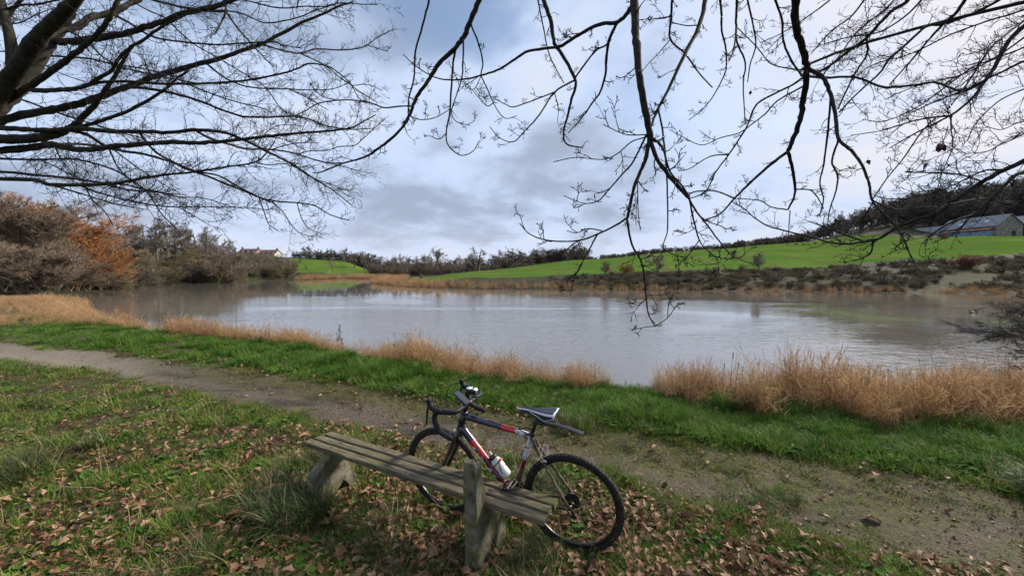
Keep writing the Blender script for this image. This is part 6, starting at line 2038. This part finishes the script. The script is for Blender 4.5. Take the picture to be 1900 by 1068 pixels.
# blue lean-to along its flank, in the barn's own frame
b = MB(); b.box((-5.0, -1.2, .8), (.12, 10.5, 3.4)); b.box((-4.3, -6.4, .8), (1.3, .12, 3.4)); b.build('lean_to_wall', H_BLUE, barn)
for k in range(9):
    MB().box((-5.08, -5.9 + k * 1.18, .8), (.06, .10, 3.3)).build('batten', H_BLUE, barn)
Rl = np.array([[math.cos(.28), 0, -math.sin(.28)], [0, 1, 0], [math.sin(.28), 0, math.cos(.28)]])
MB().box((-4.55, -1.2, 2.95), (1.9, 11.2, .12), Rl).build('lean_to_roof', H_RUST, barn)
for y, u in ((2.4, .62), (-.6, .55), (-3.6, .50)):
    sl = 3.0 / 3.7; x = -3.7 * u * 1.1
    R = np.array([[math.cos(-math.atan(sl)), 0, math.sin(math.atan(sl)) * 1], [0, 1, 0], [-math.sin(math.atan(sl)) * -1, 0, math.cos(math.atan(sl))]])
    R = np.array([[math.cos(.68), 0, -math.sin(.68)], [0, 1, 0], [math.sin(.68), 0, math.cos(.68)]])
    MB().box((x, y, 6.9 + .16 + x * sl), (.9, 1.1, .06), R).build('skylight', H_SKYL, barn)
MB().box((1.2, -7.26, 1.2), (1.1, .06, 2.0)).build('door', H_DARK, barn)
low = gabled('low_barn', 137.2, 143.4, 121.9, 131.5, zb - .2, 2.9, 5.6, 'y', H_STONE, H_SLATE, 'lower slate-roofed end building at the left of the stone barn')
shed = gabled('timber_shed', 146.2, 153, 107.5, 119, zb + .3, 4.2, 6.6, 'y', H_DARK, H_SLATE, 'dark timber shed cut by the right edge beside the barn')
# houses on the skyline to the left
def house(name, px0, px1, d, top, ez, rz, wall_m, roof_m, label, chim):
    x0, x1 = (px0 - 950) / FPX * d, (px1 - 950) / FPX * d
    zr = at_depth((px0 + px1) / 2, top, d)[2]
    z0 = zat((x0 + x1) / 2, d)
    t = gabled(name, x0, x1, d, d + 7, z0, zr - z0 - rz, zr - z0, 'x', wall_m, roof_m, label, .3)
    for cx in chim:
        MB().box(((x1 - x0) * cx, 0, zr - z0 + .4), (.8, .6, 1.3)).build('chimney', H_BRICK, t)
    for k in (-.3, 0, .3):
        w = MB().box(((x1 - x0) * k, -3.53, max(.9, (zr - z0 - rz) * .55)), (.95, .08, 1.1)).build('window', H_DARK, t)
    return t
house('farmhouse', 442, 474, 196, 461, 0, 2.2, H_BRICK, H_TILE, 'brown-roofed farmhouse on the left skyline, longer of the two', (.46, -.46))
house('cottage', 480, 510, 194, 463, 0, 2.4, H_WHITE, H_TILE, 'white-walled brown-roofed cottage right of the farmhouse on the skyline', (.44,))
# pole at the field edge, duck on the water
p = at_depth(1582, 447, 128); t = MB().tube([(0, 0, -.6), (0, 0, 5.2)], [.13, .09], 8).build('utility_pole', mk_stone('pale_pole', (.24, .22, .20), (.32, .30, .27)), None)
t.location = (p[0], p[1], zat(p[0], p[1])); tag(t, 'pale wooden pole at the foot of the hillside wood', 'pole')
dk = on_level(1803, 580, WATER_Z)
duck = empty('duck', tuple(dk), 2.9)
B_DUCK = simple('dark_plumage', (.03, .028, .026), .6, var=.3); B_PALE = simple('grey_flank', (.30, .28, .26), .6, var=.2); B_BILL = simple('dull_bill', (.25, .16, .05), .5)
b = MB(); prof = [(-.22, .005, .12), (-.19, .04, .10), (-.13, .075, .075), (0, .10, .06), (.10, .09, .06), (.16, .05, .07), (.185, .01, .08)]
n = 10; a = np.arange(n) * 2 * math.pi / n
V = np.array([[(x, r * math.cos(t_), z + r * .75 * math.sin(t_)) for t_ in a] for x, r, z in prof]); i = np.arange(len(prof) - 1)[:, None]; j = np.arange(n)[None]
b.add(V.reshape(-1, 3), np.stack([i * n + j, i * n + (j + 1) % n, (i + 1) * n + (j + 1) % n, (i + 1) * n + j], -1).reshape(-1, 4))
duck.scale = (.75, .75, .75)
b.tube(crom([(.13, 0, .10), (.165, 0, .16), (.175, 0, .21), (.20, 0, .245), (.225, 0, .24)], 4), np.array([.045, .04, .036, .033, .03, .028, .027, .027, .028, .032, .038, .042, .044, .044, .04, .03, .012]), 10)
b.build('body', B_DUCK, duck, True)
for s in (-1, 1):
    MB().tube(crom([(.08, .085 * s, .075), (-.03, .10 * s, .075), (-.14, .06 * s, .09)], 4), np.array([.012, .026, .034, .036, .034, .03, .022, .014, .004]), 8, True, 0, .5).build('wing', B_PALE, duck, True)
MB().tube([(.225, 0, .238), (.255, 0, .228), (.275, 0, .224)], [.018, .014, .006], 8, True, 0, 1.4).build('bill', B_BILL, duck, True)
tag(duck, 'dark duck swimming on the water at the right', 'duck')
# ------------------------------------------------------------------ labels that single out the members of small groups
_groups = {}
for o in list(scene.objects):
    if o.parent is None and o.get('group') and o.get('label'):
        _groups.setdefault((o['group'], o['label']), []).append(o)
_ord = ['leftmost', 'second from left', 'third from left', 'fourth from left', 'fifth from left', 'sixth from left', 'seventh from left', 'eighth from left', 'ninth from left', 'tenth from left', 'eleventh from left', 'twelfth from left', 'thirteenth from left']
for (_g, _l), _os in _groups.items():
    if 1 < len(_os) <= 13:
        _os.sort(key=lambda o: o.location.x / max(o.location.y, .1))
        for _k, _o in enumerate(_os):
            _t = _ord[_k] if _k < len(_os) - 1 else 'rightmost'
            _o['label'] = ' '.join(_l.split()[:13]) + ', ' + _t
    elif len(_os) == 1:
        del _os[0]['group']
